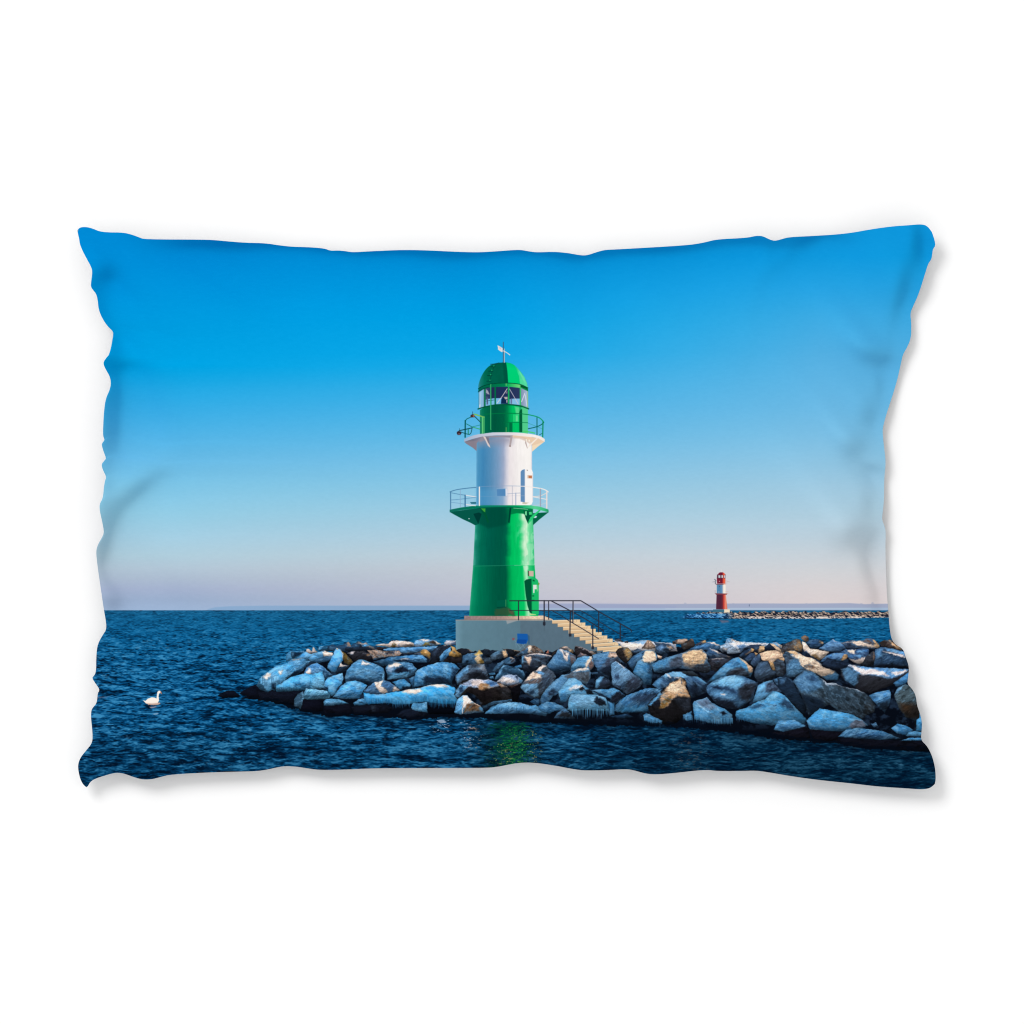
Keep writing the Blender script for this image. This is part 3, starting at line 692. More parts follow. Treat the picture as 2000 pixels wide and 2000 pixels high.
rock(T2, "75,985 150,880 220,790 300,740 430,715 520,740 625,792 560,880 500,1000 380,1012 200,1002", (54, 130, 186), [("100,980 250,900 420,870 520,960 380,1010", (42, 104, 154), 2), ("230,800 320,745 450,730 400,800 260,830", (66, 148, 204), 2)])
rock(T2, "555,885 640,810 740,740 880,710 960,730 1040,780 1142,872 1000,902 900,932 700,942 570,902", (60, 104, 148), [("733,747 880,710 842,760 850,800 930,850 942,905 860,935 800,880 760,820", (236, 214, 200), .8), ("1008,897 1030,793 1142,872", (240, 222, 212), .8), ("860,760 960,735 1030,790 1000,890 940,880 860,800", (52, 92, 136), 1.5)])
rock(T2, "570,1075 562,900 700,930 850,932 1000,902 1170,880 1300,850 1460,830 1600,790 1820,765 1932,800 2000,830 2040,950 2030,1060 1980,1080 1800,1090 1600,1060 1560,1050 1420,1060 1300,1090 1030,1090 1000,1080 900,1070 640,1095", (42, 142, 206),
     [("1168,900 1240,852 1450,843 1492,887 1330,935", (238, 218, 206), 1.2), ("1428,832 1640,768 1830,763 1908,822 1750,827 1620,807", (240, 220, 208), 1.2), ("730,930 800,900 900,935 800,950", (160, 180, 212), 2, .7), ("570,1020 1000,1020 1000,1090 600,1090", (32, 110, 170), 3, .8), ("1000,950 1300,950 1300,1060 1010,1080", (64, 160, 218), 4, .6), ("1500,880 1900,860 1950,960 1500,980", (56, 156, 218), 4, .6)], grain=.1)
rock(T2, "400,1072 480,1010 570,1000 645,1090 520,1112 420,1105", (46, 104, 148))
rock(T2, "370,1130 640,1100 690,1100 900,1110 1035,1150 950,1222 720,1235 600,1262 420,1262", (16, 20, 32), [("690,1100 760,1110 740,1200 690,1200", (40, 52, 66), 1.5, .7)])
rock(T2, "1550,1090 2000,1150 2010,1245 1600,1245", (6, 9, 18))
icicles(T2, 575, 1010, 1010, 85, 30, 3, (48, 140, 200), 1.0)
icicles(T2, 1015, 1300, 1040, 110, 26, 4, (66, 150, 206), 1.1)
icicles(T2, 1320, 1600, 980, 110, 26, 5, (50, 140, 200), 1.0)
icicles(T2, 1590, 2030, lambda x: 1010 + (x - 1590) * .05, 135, 36, 6, (52, 146, 206), 1.1)
rock(T2, "1080,1262 1160,1190 1310,1150 1450,1212 1575,1232 1540,1322 1300,1332", (18, 25, 40))
rock(T2, "1308,1142 1340,1068 1450,1075 1560,1058 1572,1222 1450,1212 1330,1182", (66, 132, 178), [("1380,1070 1500,1070 1480,1130 1390,1120", (36, 88, 128), 1.5)])
rock(T2, "-60,1120 350,1087 382,1242 200,1282 -20,1292 -60,1250", (14, 16, 28))
rock(T2, "-62,1040 -20,1008 40,1003 180,1010 345,1082 150,1102 0,1122 -60,1112", (62, 120, 160), [("-60,1090 345,1070 340,1090 0,1122", (40, 84, 118), 1)])
# tile 3
rock(T3, "240,240 340,210 420,215 522,270 480,312 360,332 290,305", (27, 30, 40), [("425,214 530,268 480,262", (190, 150, 110))])
rock(T3, "635,245 700,215 780,240 900,245 930,300 870,332 760,345 640,310", (24, 34, 48), [("700,218 780,240 700,240", (60, 66, 76))])
rock(T3, "965,220 1080,222 1250,245 1260,300 1240,330 1100,330 1050,260", (27, 30, 38), [("1112,217 1170,203 1258,245 1180,247", (206, 164, 124)), ("970,215 1060,222 1040,235", (150, 130, 120))])
rock(T3, "1160,330 1300,230 1392,155 1480,170 1600,240 1632,282 1500,302 1380,292 1210,342", (116, 98, 90), [("1195,315 1390,188 1380,292 1220,332", (58, 92, 128), 1), ("1385,158 1442,165 1422,250 1380,292", (230, 206, 184)), ("1450,180 1620,275 1500,290 1440,240", (150, 126, 110), 1, .8), ("1500,230 1560,260 1480,280", (50, 44, 46), 1, .8)], grain=.6)
rock(T3, "-60,320 60,180 150,168 160,220 40,340 -40,420", (30, 38, 52))
rock(T3, "30,415 140,330 332,350 345,440 200,445", (36, 32, 36))
rock(T3, "-10,340 60,250 160,187 175,262 125,330 35,422 -10,420", (62, 130, 186), [("0,380 100,300 120,330 35,420", (40, 96, 146), 1.5)])
rock(T3, "155,165 230,188 262,250 332,300 335,347 240,352 135,332 130,285 190,240", (196, 146, 76), [("160,170 232,190 225,240 175,255", (224, 180, 116)), ("200,260 220,240 240,290 200,300", (110, 76, 40), .7), ("240,320 335,330 335,350 240,355", (120, 86, 44))])
rock(T3, "650,360 780,350 822,402 800,452 720,462 690,422", (40, 54, 70))
rock(T3, "335,482 350,330 440,290 560,280 620,233 675,300 655,342 702,450 560,472 400,482", (50, 90, 128), [("538,312 610,228 677,296 600,322", (182, 150, 84)), ("538,372 560,320 612,320 655,380 695,452 580,452 560,400", (232, 200, 156)), ("618,402 652,380 690,456 630,452", (176, 138, 60)), ("340,470 420,400 460,470", (24, 44, 66), 1.5)])
rock(T3, "775,322 900,250 1040,243 1062,342 980,362 860,402 800,402", (60, 78, 98), [("972,250 1042,243 1060,352 990,357", (222, 182, 140)), ("790,320 900,255 960,260 860,320", (70, 116, 152), 1.5)])
rock(T3, "805,562 900,450 1010,390 1090,340 1165,368 1185,420 1130,452 1000,462 930,542 850,592", (56, 100, 140), [("1088,338 1162,365 1168,392 1108,377", (206, 166, 136)), ("1100,380 1180,390 1180,430 1110,440", (58, 60, 72))])
rock(T3, "1160,500 1250,470 1290,465 1280,525 1200,520", (42, 110, 168))
rock(T3, "1272,452 1278,328 1400,300 1580,288 1762,330 1685,402 1662,472 1560,482 1480,562 1380,592 1290,522", (50, 62, 80), [("1295,320 1500,288 1762,318 1740,337 1520,312", (224, 206, 200), .8), ("1318,342 1430,348 1432,400 1390,472 1360,412", (208, 176, 156)), ("1272,330 1315,330 1305,460 1275,452", (76, 140, 190)), ("1290,500 1480,480 1480,560 1380,592", (28, 36, 52), 2)])
rock(T3, "1655,275 1700,240 1722,297 1665,302", (172, 104, 84))
rock(T3, "235,642 330,550 420,480 540,455 690,458 745,600 765,692 600,702 400,722 270,792 240,722", (66, 84, 106), [("440,602 560,560 700,620 758,692 560,692 445,692", (27, 31, 42), 2), ("245,645 340,550 430,488 445,560 330,662 270,775", (74, 134, 184), 1.5), ("560,460 690,458 720,560 640,540", (110, 116, 128), 1.5)])
rock(T3, "760,602 850,590 872,622 780,642", (52, 112, 158)); rock(T3, "770,662 830,643 847,692 780,692", (52, 112, 158))
rock(T3, "845,705 900,600 950,510 1000,463 1180,510 1300,560 1342,642 1312,722 1200,722 1050,642 950,702", (42, 80, 114), [("845,705 930,555 985,466 1015,480 955,570 890,695", (84, 146, 194), 1), ("1180,505 1310,560 1340,640 1320,640 1260,570", (70, 130, 180), 1), ("1000,560 1250,600 1300,700 1100,640", (26, 50, 76), 2)])
rock(T3, "895,745 1060,790 1180,750 1275,760 1262,902 1200,1060 1130,1040 1125,930 1060,832", (13, 13, 19), [("1050,772 1150,745 1245,765 1120,835", (82, 60, 54))])
rock(T3, "885,732 990,640 1060,622 1200,630 1302,722 1282,765 1150,792 1060,802 950,762", (150, 170, 202), [("900,730 1000,660 1150,700 1182,742 1050,755", (226, 214, 212)), ("1180,640 1225,655 1215,690 1180,670", (30, 50, 84)), ("1240,700 1302,722 1280,765 1230,745", (70, 136, 196))], grain=.3)
rock(T3, "1258,822 1340,700 1450,570 1500,560 1600,468 1660,470 1760,560 1822,652 1760,782 1640,882 1560,1002 1480,992 1330,922", (68, 82, 100), [("1328,732 1450,568 1500,600 1612,620 1602,682 1450,692", (232, 202, 180)), ("1495,562 1600,468 1672,480 1600,532 1560,592", (226, 206, 196)), ("1500,580 1560,560 1640,600 1620,640 1540,610", (90, 150, 204)), ("1265,812 1340,758 1535,768 1545,972 1480,987 1400,930 1300,900", (98, 154, 198), 1.2), ("1370,880 1460,860 1500,930 1400,930", (44, 76, 110), 1), ("1320,752 1500,690 1602,690 1560,760 1400,772", (92, 84, 86), 1), ("1600,640 1740,620 1750,760 1600,880", (52, 68, 90), 2.5)])
rock(T3, "1400,1050 1480,1000 1560,1010 1560,1130 1500,1110", (30, 66, 100))
rock(T3, "215,942 240,880 280,800 350,718 500,692 760,700 900,740 1050,810 1112,880 1137,1012 1100,1052 900,1052 740,1092 640,1102 600,1002 500,920 420,900 360,962 270,1002", (34, 30, 31),
     [("300,780 500,692 760,698 905,752 925,792 800,822 640,832 430,822 300,905 280,840", (150, 168, 200), 1), ("480,720 620,700 700,740 620,800 500,800", (206, 192, 190), 1.2), ("590,802 640,765 760,768 825,822 700,872 620,862", (164, 122, 84), 1), ("690,742 800,718 925,760 800,818", (56, 98, 150), 1), ("235,882 300,790 430,800 350,905 300,992 225,960", (76, 128, 170), 1.2), ("290,840 350,800 360,880 300,930", (30, 56, 88), 1),
      ("900,758 960,758 1055,812 960,824", (156, 118, 90), 1), ("900,832 1085,842 1132,960 1000,1002", (45, 45, 50), 2), ("470,932 540,925 655,1070 640,1092 540,1022", (116, 136, 166), 1.2), ("430,840 620,870 800,850 820,1000 640,1050 480,920", (26, 22, 25), 2, .8)], grain=.35)
rock(T3, "645,1135 830,1045 1120,1008 1135,1042 850,1092 700,1155", (46, 82, 112))
rock(T3, "695,1242 800,1130 920,1085 1080,1055 1250,1060 1400,1110 1500,1098 1600,1170 1692,1222 1662,1285 1500,1252 1300,1232 900,1242", (74, 138, 186), [("780,1180 1000,1150 1300,1170 1500,1190 1660,1260 1500,1252 900,1240", (48, 98, 142), 1.5), ("900,1100 1080,1062 1240,1066 1200,1110 1000,1120", (104, 166, 208), 1.5)])
icicles(T3, 800, 1350, 1140, 60, 26, 7, (78, 136, 180), .8)
rock(T3, "215,1225 270,1010 360,948 420,950 500,1030 530,1060 632,1110 672,1160 685,1215 500,1235 330,1255", (84, 152, 204), [("362,960 430,956 515,1050 430,1082 360,1175 345,1100", (248, 228, 216), 1), ("378,1172 430,1075 560,1062 635,1115 600,1170 645,1202 400,1222 340,1245", (132, 98, 70), .9), ("420,1100 560,1080 600,1110 480,1150", (84, 60, 44), 1.2), ("400,1200 640,1190 685,1215 500,1235 330,1255", (110, 140, 170), 1, .7), ("520,1060 640,1105 630,1120 540,1090", (240, 214, 196), .7)], grain=.35)
P("340,1150 352,1150 350,1235 342,1240", (236, 230, 232), T3, soft=.5)
# tile 4
rock(T4, "940,85 1100,110 1180,115 1260,110 1400,85 1500,85 1560,105 1932,135 1960,260 1200,265 1080,190 1060,160", (210, 208, 216), [("1238,122 1400,83 1482,90 1420,152 1300,142", (122, 162, 200)), ("1088,130 1380,133 1405,180 1250,222 1100,182", (242, 228, 216)), ("1600,125 1900,150 1900,240 1640,240", (130, 150, 180), 2)])
rock(T4, "965,78 1030,62 1112,112 1000,102", (72, 62, 66)); rock(T4, "1118,102 1170,88 1182,127 1130,127", (72, 62, 66))
rock(T4, "1580,110 1700,130 1840,150 1810,172 1620,165", (60, 86, 116))
rock(T4, "1395,212 1440,140 1490,83 1540,100 1602,170 1615,212 1500,222", (198, 168, 146), [("1395,212 1450,118 1482,130 1442,205", (88, 76, 76)), ("1480,130 1500,100 1520,200 1490,215", (140, 110, 96), .8)])
rock(T4, "1610,180 1720,130 1830,150 1905,210 1820,272 1700,312 1620,285", (44, 66, 94), [("1790,168 1860,180 1905,220 1830,242", (180, 148, 126)), ("1640,200 1720,160 1760,200 1680,240", (84, 124, 170), 1.5)])
rock(T4, "1235,255 1330,213 1402,240 1300,295 1250,295", (62, 84, 112))
rock(T4, "-30,320 0,275 60,230 170,178 220,178 325,240 325,285 240,295 100,225 0,325", (78, 68, 66), [("160,182 225,178 240,200 180,205", (220, 190, 170)), ("240,220 325,245 320,282 250,270", (176, 142, 104)), ("0,280 60,230 120,215 60,270", (28, 30, 36))])
rock(T4, "338,205 348,172 420,178 560,240 640,260 692,302 600,335 480,292 380,335 338,285", (40, 37, 42), [("345,178 430,175 600,248 690,300 640,314 560,262 430,202", (166, 154, 156), .8), ("600,260 690,300 620,325", (176, 146, 122))])
rock(T4, "370,345 440,278 525,310 565,335 450,355", (92, 90, 104), [("440,285 520,310 470,325", (170, 140, 128))])
rock(T4, "-100,472 0,350 90,218 130,218 250,258 352,330 375,402 285,482 272,552 150,592 0,575 -70,540", (58, 106, 152), [("96,222 140,223 210,270 252,280 240,332 222,412 188,392 148,292", (232, 210, 198)), ("150,242 205,290 212,332 175,312", (70, 62, 68), .8), ("260,302 352,330 362,402 290,462 275,400", (96, 88, 94), 1), ("-70,540 100,520 272,500 250,560 100,590", (26, 52, 82), 2), ("-60,460 40,330 120,380 100,480", (70, 126, 174), 2.5, .6)])
rock(T4, "280,585 288,490 390,360 500,333 612,338 642,420 642,502 570,582 490,522 400,512 300,595", (78, 146, 198), [("498,512 530,408 590,338 622,345 602,402 550,472 532,524", (240, 212, 188)), ("555,482 610,388 642,430 642,502 578,562", (128, 102, 100), 1), ("290,500 500,490 500,515 400,515 300,590", (46, 100, 146), 1.2)])
rock(T4, "618,312 700,290 880,258 990,270 1035,352 1115,442 1000,422 930,432 922,562 882,695 800,642 700,562 655,482 635,400", (58, 108, 154), [("858,345 890,265 1000,280 1024,352 900,362", (200, 170, 152)), ("715,565 820,480 915,430 925,652 862,685", (28, 40, 60), 2.5), ("858,372 1030,352 1105,442 930,432 880,482 750,525", (60, 70, 92), 1.5), ("650,420 760,400 720,500 680,500", (86, 110, 148), 3, .6)])
rock(T4, "985,275 1020,220 1100,188 1185,200 1255,290 1245,352 1185,412 1150,455 1090,402 1040,352", (42, 38, 40), [("1108,193 1185,200 1255,292 1240,342 1178,402 1150,332 1120,262", (158, 126, 82)), ("1100,192 1120,192 1150,330 1140,340", (120, 96, 74), .6)])
rock(T4, "1170,435 1250,340 1320,290 1440,238 1462,262 1400,372 1330,432 1260,565 1200,502", (48, 86, 124), [("1300,300 1440,240 1400,350 1320,400", (62, 112, 158), 2)])
rock(T4, "1255,585 1330,420 1390,380 1450,238 1600,248 1645,332 1622,402 1560,452 1562,622 1542,795 1420,782 1395,702 1300,635", (52, 118, 170), [("1392,405 1448,248 1602,258 1628,402 1542,442 1430,422", (234, 206, 178)), ("1400,702 1542,642 1542,795 1420,782", (34, 80, 122), 2.5), ("1330,440 1400,400 1400,560 1320,600", (74, 140, 190), 2.5, .7), ("1500,440 1562,440 1555,640 1500,600", (40, 72, 104), 2)])
rock(T4, "1635,308 1722,340 1702,382 1650,362", (232, 192, 166))
rock(T4, "600,592 700,580 712,622 610,628", (46, 78, 110))
rock(T4, "655,835 670,720 740,648 800,655 902,730 912,792 840,842 720,852", (38, 50, 70), [("655,835 670,720 740,648 802,658 730,752 700,845", (82, 144, 190), 1.2)])
rock(T4, "912,482 930,440 990,412 1060,450 1140,510 1240,590 1400,708 1415,742 1360,832 1250,892 1160,935 1080,872 935,792 918,640", (88, 132, 172), [("1235,635 1402,712 1362,832 1200,925 1115,880 1160,742", (54, 66, 88), 2), ("965,662 1030,598 1045,692 980,695", (42, 62, 92), 1.2), ("955,795 1080,802 1092,875", (38, 54, 82), 1.2), ("988,412 1060,448 1142,508 1120,522 1010,432", (206, 204, 212), .8), ("1050,780 1130,740 1120,870 1070,850", (50, 78, 112), 1.5, .8), ("1020,520 1140,560 1200,640 1080,680", (112, 156, 192), 2.5, .7)])
rock(T4, "-200,1005 -150,900 0,738 130,638 260,608 400,518 560,518 602,600 582,685 530,785 400,725 260,692 150,835 80,925 0,965 -100,1105 -190,1120", (74, 130, 178), [("185,652 300,588 590,570 582,692 530,785 420,712 330,682 240,692", (70, 80, 92), 1.5), ("305,582 400,522 500,508 575,540 450,562", (234, 216, 204), .8), ("-80,900 0,840 60,900 -40,980 -90,980", (32, 50, 74), 1.8), ("-180,1000 -100,900 -80,1080 -180,1110", (48, 96, 142), 2)])
rock(T4, "-230,1120 -100,1045 0,1055 150,1120 235,1182 120,1185 0,1205 -60,1245 -200,1200", (54, 116, 168), [("-80,1080 0,1090 -20,1180 -80,1220", (40, 92, 138), 2)])
rock(T4, "78,892 180,768 250,685 340,678 440,740 520,820 620,880 722,942 500,945 330,935 260,965 200,1062 120,1055 92,962", (80, 154, 206), [("388,832 450,788 522,852 440,882", (30, 32, 40)), ("505,862 570,848 645,932 540,932", (27, 36, 50)), ("238,852 320,788 490,790 420,832 280,872", (208, 210, 218), 1), ("95,930 200,900 260,950 200,1060 120,1050", (52, 116, 168), 2), ("200,760 320,700 400,760 300,790", (104, 170, 214), 2, .7)])
rock(T4, "615,875 720,850 800,850 880,852 950,828 1040,870 1142,950 1050,1025 980,1095 940,1085 900,1005 780,935", (60, 126, 178), [("915,965 1000,898 1060,900 1142,950 1040,1032 970,1112 908,1062", (34, 42, 60), 1.5), ("870,880 950,835 1020,870 930,920", (84, 154, 204), 1.5)])
rock(T4, "960,1205 985,1100 1060,1020 1200,930 1330,888 1440,848 1540,833 1745,858 1695,942 1560,1085 1490,1205 1400,1222 1100,1225", (46, 102, 152), [("1190,1015 1350,920 1600,898 1670,930 1545,1065 1350,1085", (36, 56, 82), 3), ("985,1155 1200,1120 1485,1130 1485,1205 1000,1220", (56, 134, 190), 2), ("1050,1030 1200,940 1440,860 1400,890 1200,980 1080,1060", (72, 134, 182), 1.5, .7)])
rock(T4, "865,1030 960,1095 965,1255 890,1275", (48, 108, 158))
rock(T4, "226,1185 250,1000 288,928 450,933 700,943 830,988 862,1050 892,1170 882,1205 700,1195 500,1175 300,1205", (84, 154, 200), [("270,940 700,950 830,992 840,1040 640,1090 400,1120 260,1040", (104, 154, 190), 2, .8), ("645,1045 680,975 740,988 835,1060 825,1105 720,1108", (24, 34, 48), 1), ("290,960 420,950 440,1020 300,1040", (80, 130, 172), 2, .6)])
icicles(T4, 290, 885, 1175, 140, 26, 8, (96, 166, 212), 2.0)
icicles(T4, 880, 965, 1080, 180, 8, 9, (60, 124, 172), 1.4)
rock(T4, "880,1290 920,1278 1140,1235 1290,1292 1050,1318", (26, 54, 84))
rock(T4, "15,1315 60,1230 170,1142 235,1190 300,1262 360,1315", (62, 108, 150), [("60,1285 150,1198 245,1222 340,1305", (34, 40, 50), 1.5)])
# tile 5
rock(T5, "105,105 200,70 340,58 352,112 250,145 120,145", (188, 158, 138), [("110,100 180,85 170,140 115,140", (70, 56, 56))])
rock(T5, "465,145 560,100 620,78 648,120 560,155 480,185", (62, 66, 82), [("568,92 620,78 645,117 590,128", (214, 170, 116))])
rock(T5, "245,155 320,100 400,58 430,62 465,150 445,190 340,225 290,245 255,200", (56, 49, 47), [("390,62 432,62 445,100 410,90", (120, 100, 88))])
rock(T5, "850,165 940,140 960,60 1010,48 1180,110 1500,120 1640,130 1740,112 1842,170 1825,215 1660,200 1500,182 1250,202 1180,285 980,305 945,252 850,225", (156, 180, 208), [("1000,130 1200,118 1235,150 1100,162 1182,272 1120,202", (232, 220, 216)), ("955,62 1010,48 1065,82 960,125", (90, 142, 188)), ("1138,162 1272,150 1250,202 1188,292", (84, 120, 166), 1), ("1240,130 1560,135 1640,150 1500,165 1270,165", (216, 208, 210)), ("1380,78 1462,83 1462,106 1390,112", (230, 206, 190)), ("1768,150 1840,150 1832,192", (212, 176, 144)), ("1050,70 1180,110 1120,118 1040,90", (220, 196, 176)), ("1660,130 1740,120 1790,190 1700,170", (110, 160, 206), 1)], grain=.5)
rock(T5, "295,265 430,190 560,150 660,112 740,108 852,160 862,232 700,255 600,245", (50, 90, 132), [("658,115 740,106 855,155 830,172 740,142", (228, 206, 194)), ("430,190 640,125 700,200 500,240", (56, 108, 160), 2)])
rock(T5, "838,232 910,193 972,210 962,262 900,280", (112, 128, 150), [("900,210 970,215 955,255", (190, 170, 156), 1, .8)])
rock(T5, "1245,205 1330,158 1490,148 1525,190 1475,275 1400,275 1380,212", (40, 54, 78), [("1478,180 1562,178 1567,242 1455,285", (200, 160, 116))])
rock(T5, "1455,285 1480,180 1560,175 1567,245", (204, 164, 120))
rock(T5, "1555,195 1640,132 1745,242 1560,245", (26, 40, 62)); rock(T5, "1640,138 1700,138 1865,272 1855,315 1740,235", (222, 188, 156))
rock(T5, "1148,335 1230,250 1340,208 1395,220 1382,262 1260,322 1200,385", (32, 50, 76), [("1338,210 1397,203 1392,242 1350,275", (212, 162, 100)), ("1250,300 1340,240 1350,270 1260,320", (170, 120, 80), .8, .6)])
rock(T5, "635,275 690,208 780,220 882,290 1055,352 900,372 680,345 640,312", (46, 80, 120), [("688,215 780,238 884,290 810,287", (230, 206, 190)), ("695,332 900,298 1045,350 900,368", (72, 82, 104), 1), ("960,318 1055,352 1000,352", (220, 190, 176), .8)])
rock(T5, "655,382 800,363 1045,370 980,432 880,492 800,585 720,562 695,462", (42, 42, 50), [("680,364 920,366 900,382 690,380", (190, 180, 180), .7), ("700,390 1000,380 900,460 760,440", (54, 60, 76), 2)])
rock(T5, "660,745 760,620 860,520 960,440 1060,368 1150,343 1240,400 1375,520 1375,582 1340,665 1220,645 1000,625 880,665 740,725", (62, 132, 186), [("1148,345 1250,408 1375,508 1375,582 1320,595 1270,472 1200,402", (222, 182, 146), .9), ("955,625 1020,550 1180,490 1300,572 1345,665 1200,645", (52, 58, 72), 1.5), ("980,430 1080,380 1190,450 1180,490 1040,500", (54, 112, 162), 1.5), ("780,640 960,470 1000,500 860,640", (84, 150, 200), 2, .7)])
rock(T5, "1245,375 1330,288 1390,280 1432,330 1340,422 1300,445", (42, 64, 96))
rock(T5, "1325,445 1400,340 1480,298 1505,400 1420,502 1380,505", (54, 78, 112), [("1390,268 1452,290 1420,328", (204, 158, 112))])
rock(T5, "1388,268 1452,290 1420,330", (206, 160, 112))
rock(T5, "1685,435 1760,368 1865,420 1895,562 1862,645 1740,655 1730,562", (50, 58, 72))
rock(T5, "1472,292 1600,248 1740,243 1832,290 1875,380 1862,415 1760,372 1690,432 1735,562 1690,575 1610,412 1520,402", (222, 186, 156), [("1700,400 1760,370 1860,412 1870,385 1780,340", (206, 166, 128), 1), ("1620,420 1680,430 1735,562 1690,575", (208, 160, 104), 1)], grain=.4)
rock(T5, "1388,575 1440,470 1490,418 1610,410 1665,540 1735,582 1722,665 1560,745 1460,745 1398,655", (52, 70, 92), [("1400,570 1490,430 1600,420 1560,520 1450,600", (58, 84, 114), 2), ("1460,700 1720,640 1560,745", (26, 34, 50), 2)])
rock(T5, "175,572 420,568 500,618 570,655 420,645", (42, 52, 62)); rock(T5, "500,560 760,560 780,600 660,700 560,640", (24, 36, 54))
rock(T5, "-235,462 0,358 200,298 340,258 420,233 560,223 625,260 670,360 655,400 705,480 715,562 640,605 400,562 200,522 60,562 -50,602 -185,582", (74, 112, 150), [("-230,470 0,360 160,320 60,420 -20,520 -180,580", (66, 134, 188), 2.5), ("258,302 420,233 560,228 645,340 605,452 400,472 300,452 258,372", (208, 172, 134), 1.2), ("325,545 420,488 640,448 702,490 705,585 640,608 450,572", (54, 62, 76), 1.5), ("55,425 220,300 262,380 285,472 200,522 80,522", (72, 86, 108), 2), ("280,430 480,470 400,520 300,500", (150, 128, 112), 1.5, .8), ("520,240 640,290 660,380 600,330", (228, 194, 158), 1, .7), ("-150,560 60,530 200,520 -40,600", (28, 54, 84), 2)], grain=.4)
rock(T5, "1685,705 1800,658 1932,680 2010,720 2050,960 1960,960 1830,895 1740,785", (40, 64, 92), [("1700,700 1800,660 1850,700 1760,740", (66, 118, 164), 1.5)])
rock(T5, "1365,1045 1410,920 1460,790 1540,738 1680,712 1702,760 1835,892 1700,905 1600,975 1480,1045 1385,1065", (80, 146, 196), [("1575,762 1690,728 1845,885 1680,905 1570,902", (54, 70, 96), 1.5), ("1480,800 1560,780 1560,860 1480,920", (104, 170, 216), 2, .7)])
rock(T5, "-215,785 -150,700 0,608 120,572 240,578 370,648 500,653 665,760 645,902 520,965 400,1005 340,802 200,702 0,822 -100,865", (46, 78, 114), [("-60,640 0,608 120,572 245,583 365,650 240,672 100,652 0,680", (104, 164, 208), 1.2), ("0,608 65,630 95,672 50,662", (226, 212, 206)), ("138,668 232,663 200,692", (216, 206, 206)), ("400,760 640,780 640,900 420,1000 360,860", (28, 42, 64), 3), ("440,650 520,655 660,760 600,760", (84, 146, 192), 1.2), ("510,790 590,790 600,860 520,880", (54, 92, 132), 2, .7), ("-200,780 -120,700 -60,680 -100,850", (64, 124, 174), 2)])
rock(T5, "-290,1105 -220,1010 -100,900 0,828 80,738 180,710 228,658 300,688 335,750 312,802 355,880 395,990 404,1182 340,1235 260,1295 170,1385 60,1415 -30,1395 -130,1345 -235,1255", (28, 27, 31),
     [("-70,965 0,858 80,758 190,718 230,660 325,730 315,802 365,920 385,990 280,985 180,965 100,1025 30,1115 -60,1155 -95,1005", (184, 144, 108), 1), ("0,862 90,757 250,738 305,832 200,902 60,902", (226, 198, 168), 2), ("-82,1085 0,990 100,960 60,1045 -10,1145 -92,1155", (132, 98, 52), 1), ("-285,1112 -180,1000 -80,898 -55,930 -130,1012 -232,1112", (70, 138, 190), 1.2), ("120,1012 280,980 390,1005 395,1182 300,1205", (42, 48, 60), 2), ("-200,1060 -120,1020 -90,1100 -200,1120", (22, 26, 38), 1), ("245,690 262,700 262,770 250,760", (70, 50, 46), .7)], grain=.4)
rock(T5, "-350,1262 -300,1230 -230,1262 -150,1302 -48,1350 -60,1400 -180,1400 -340,1345", (58, 122, 174))
icicles(T5, -345, -50, lambda x: 1290 + (x + 345) * .25, 110, 14, 10, (84, 152, 198), 1.8)
rock(T5, "262,1255 320,1238 402,1195 425,1360 330,1370", (56, 114, 162))
icicles(T5, 280, 425, 1280, 110, 8, 11, (80, 148, 198), 1.5)
rock(T5, "635,835 660,790 760,718 920,648 1080,632 1230,648 1330,700 1455,752 1402,862 1385,1002 1250,1105 1150,1175 960,1155 800,1085 700,965 645,905", (52, 92, 132), [("695,765 920,658 1100,636 1235,680 1222,762 1130,842 900,802 780,792", (96, 160, 204), 2), ("1148,845 1250,760 1448,750 1395,902 1300,1055 1180,1005 1138,920", (40, 47, 60), 2), ("715,885 860,868 1000,928 1115,960 1060,1015 900,985 760,952", (86, 146, 196), 1.5), ("865,918 942,930 932,955 880,942", (246, 224, 212)), ("715,975 900,1015 1060,1045 1150,1175 960,1155 800,1095", (28, 38, 56), 2), ("760,800 1000,830 1110,890 1100,920 900,860 780,850", (36, 62, 96), 1), ("720,820 820,800 900,850 800,850", (20, 36, 60), .9), ("800,720 1000,670 1180,680 1150,720 900,740", (120, 180, 218), 2, .6)])
rock(T5, "425,1085 450,1038 560,1008 650,978 725,1060 850,1130 940,1168 1052,1260 1062,1400 960,1405 830,1400 650,1375 450,1325 436,1180", (68, 138, 190), [("450,1042 650,980 805,1142 700,1185 560,1122", (98, 124, 154), 2), ("498,1088 580,1128 702,1228 755,1255 680,1235 560,1142", (164, 202, 228), .9), ("855,1232 920,1202 965,1242 900,1265", (16, 24, 38), 1), ("440,1190 600,1180 740,1280 640,1370 450,1320", (60, 140, 200), 3), ("740,1260 840,1260 860,1390 760,1390", (110, 168, 208), 2, .7), ("520,1060 660,1010 700,1090 600,1110", (70, 88, 116), 2, .7)])
icicles(T5, 450, 860, lambda x: 1300 + (x - 450) * .12, 90, 24, 12, (84, 152, 202), 1.0)
icicles(T5, 860, 1060, 1320, 100, 14, 13, (90, 156, 202), 1.3)
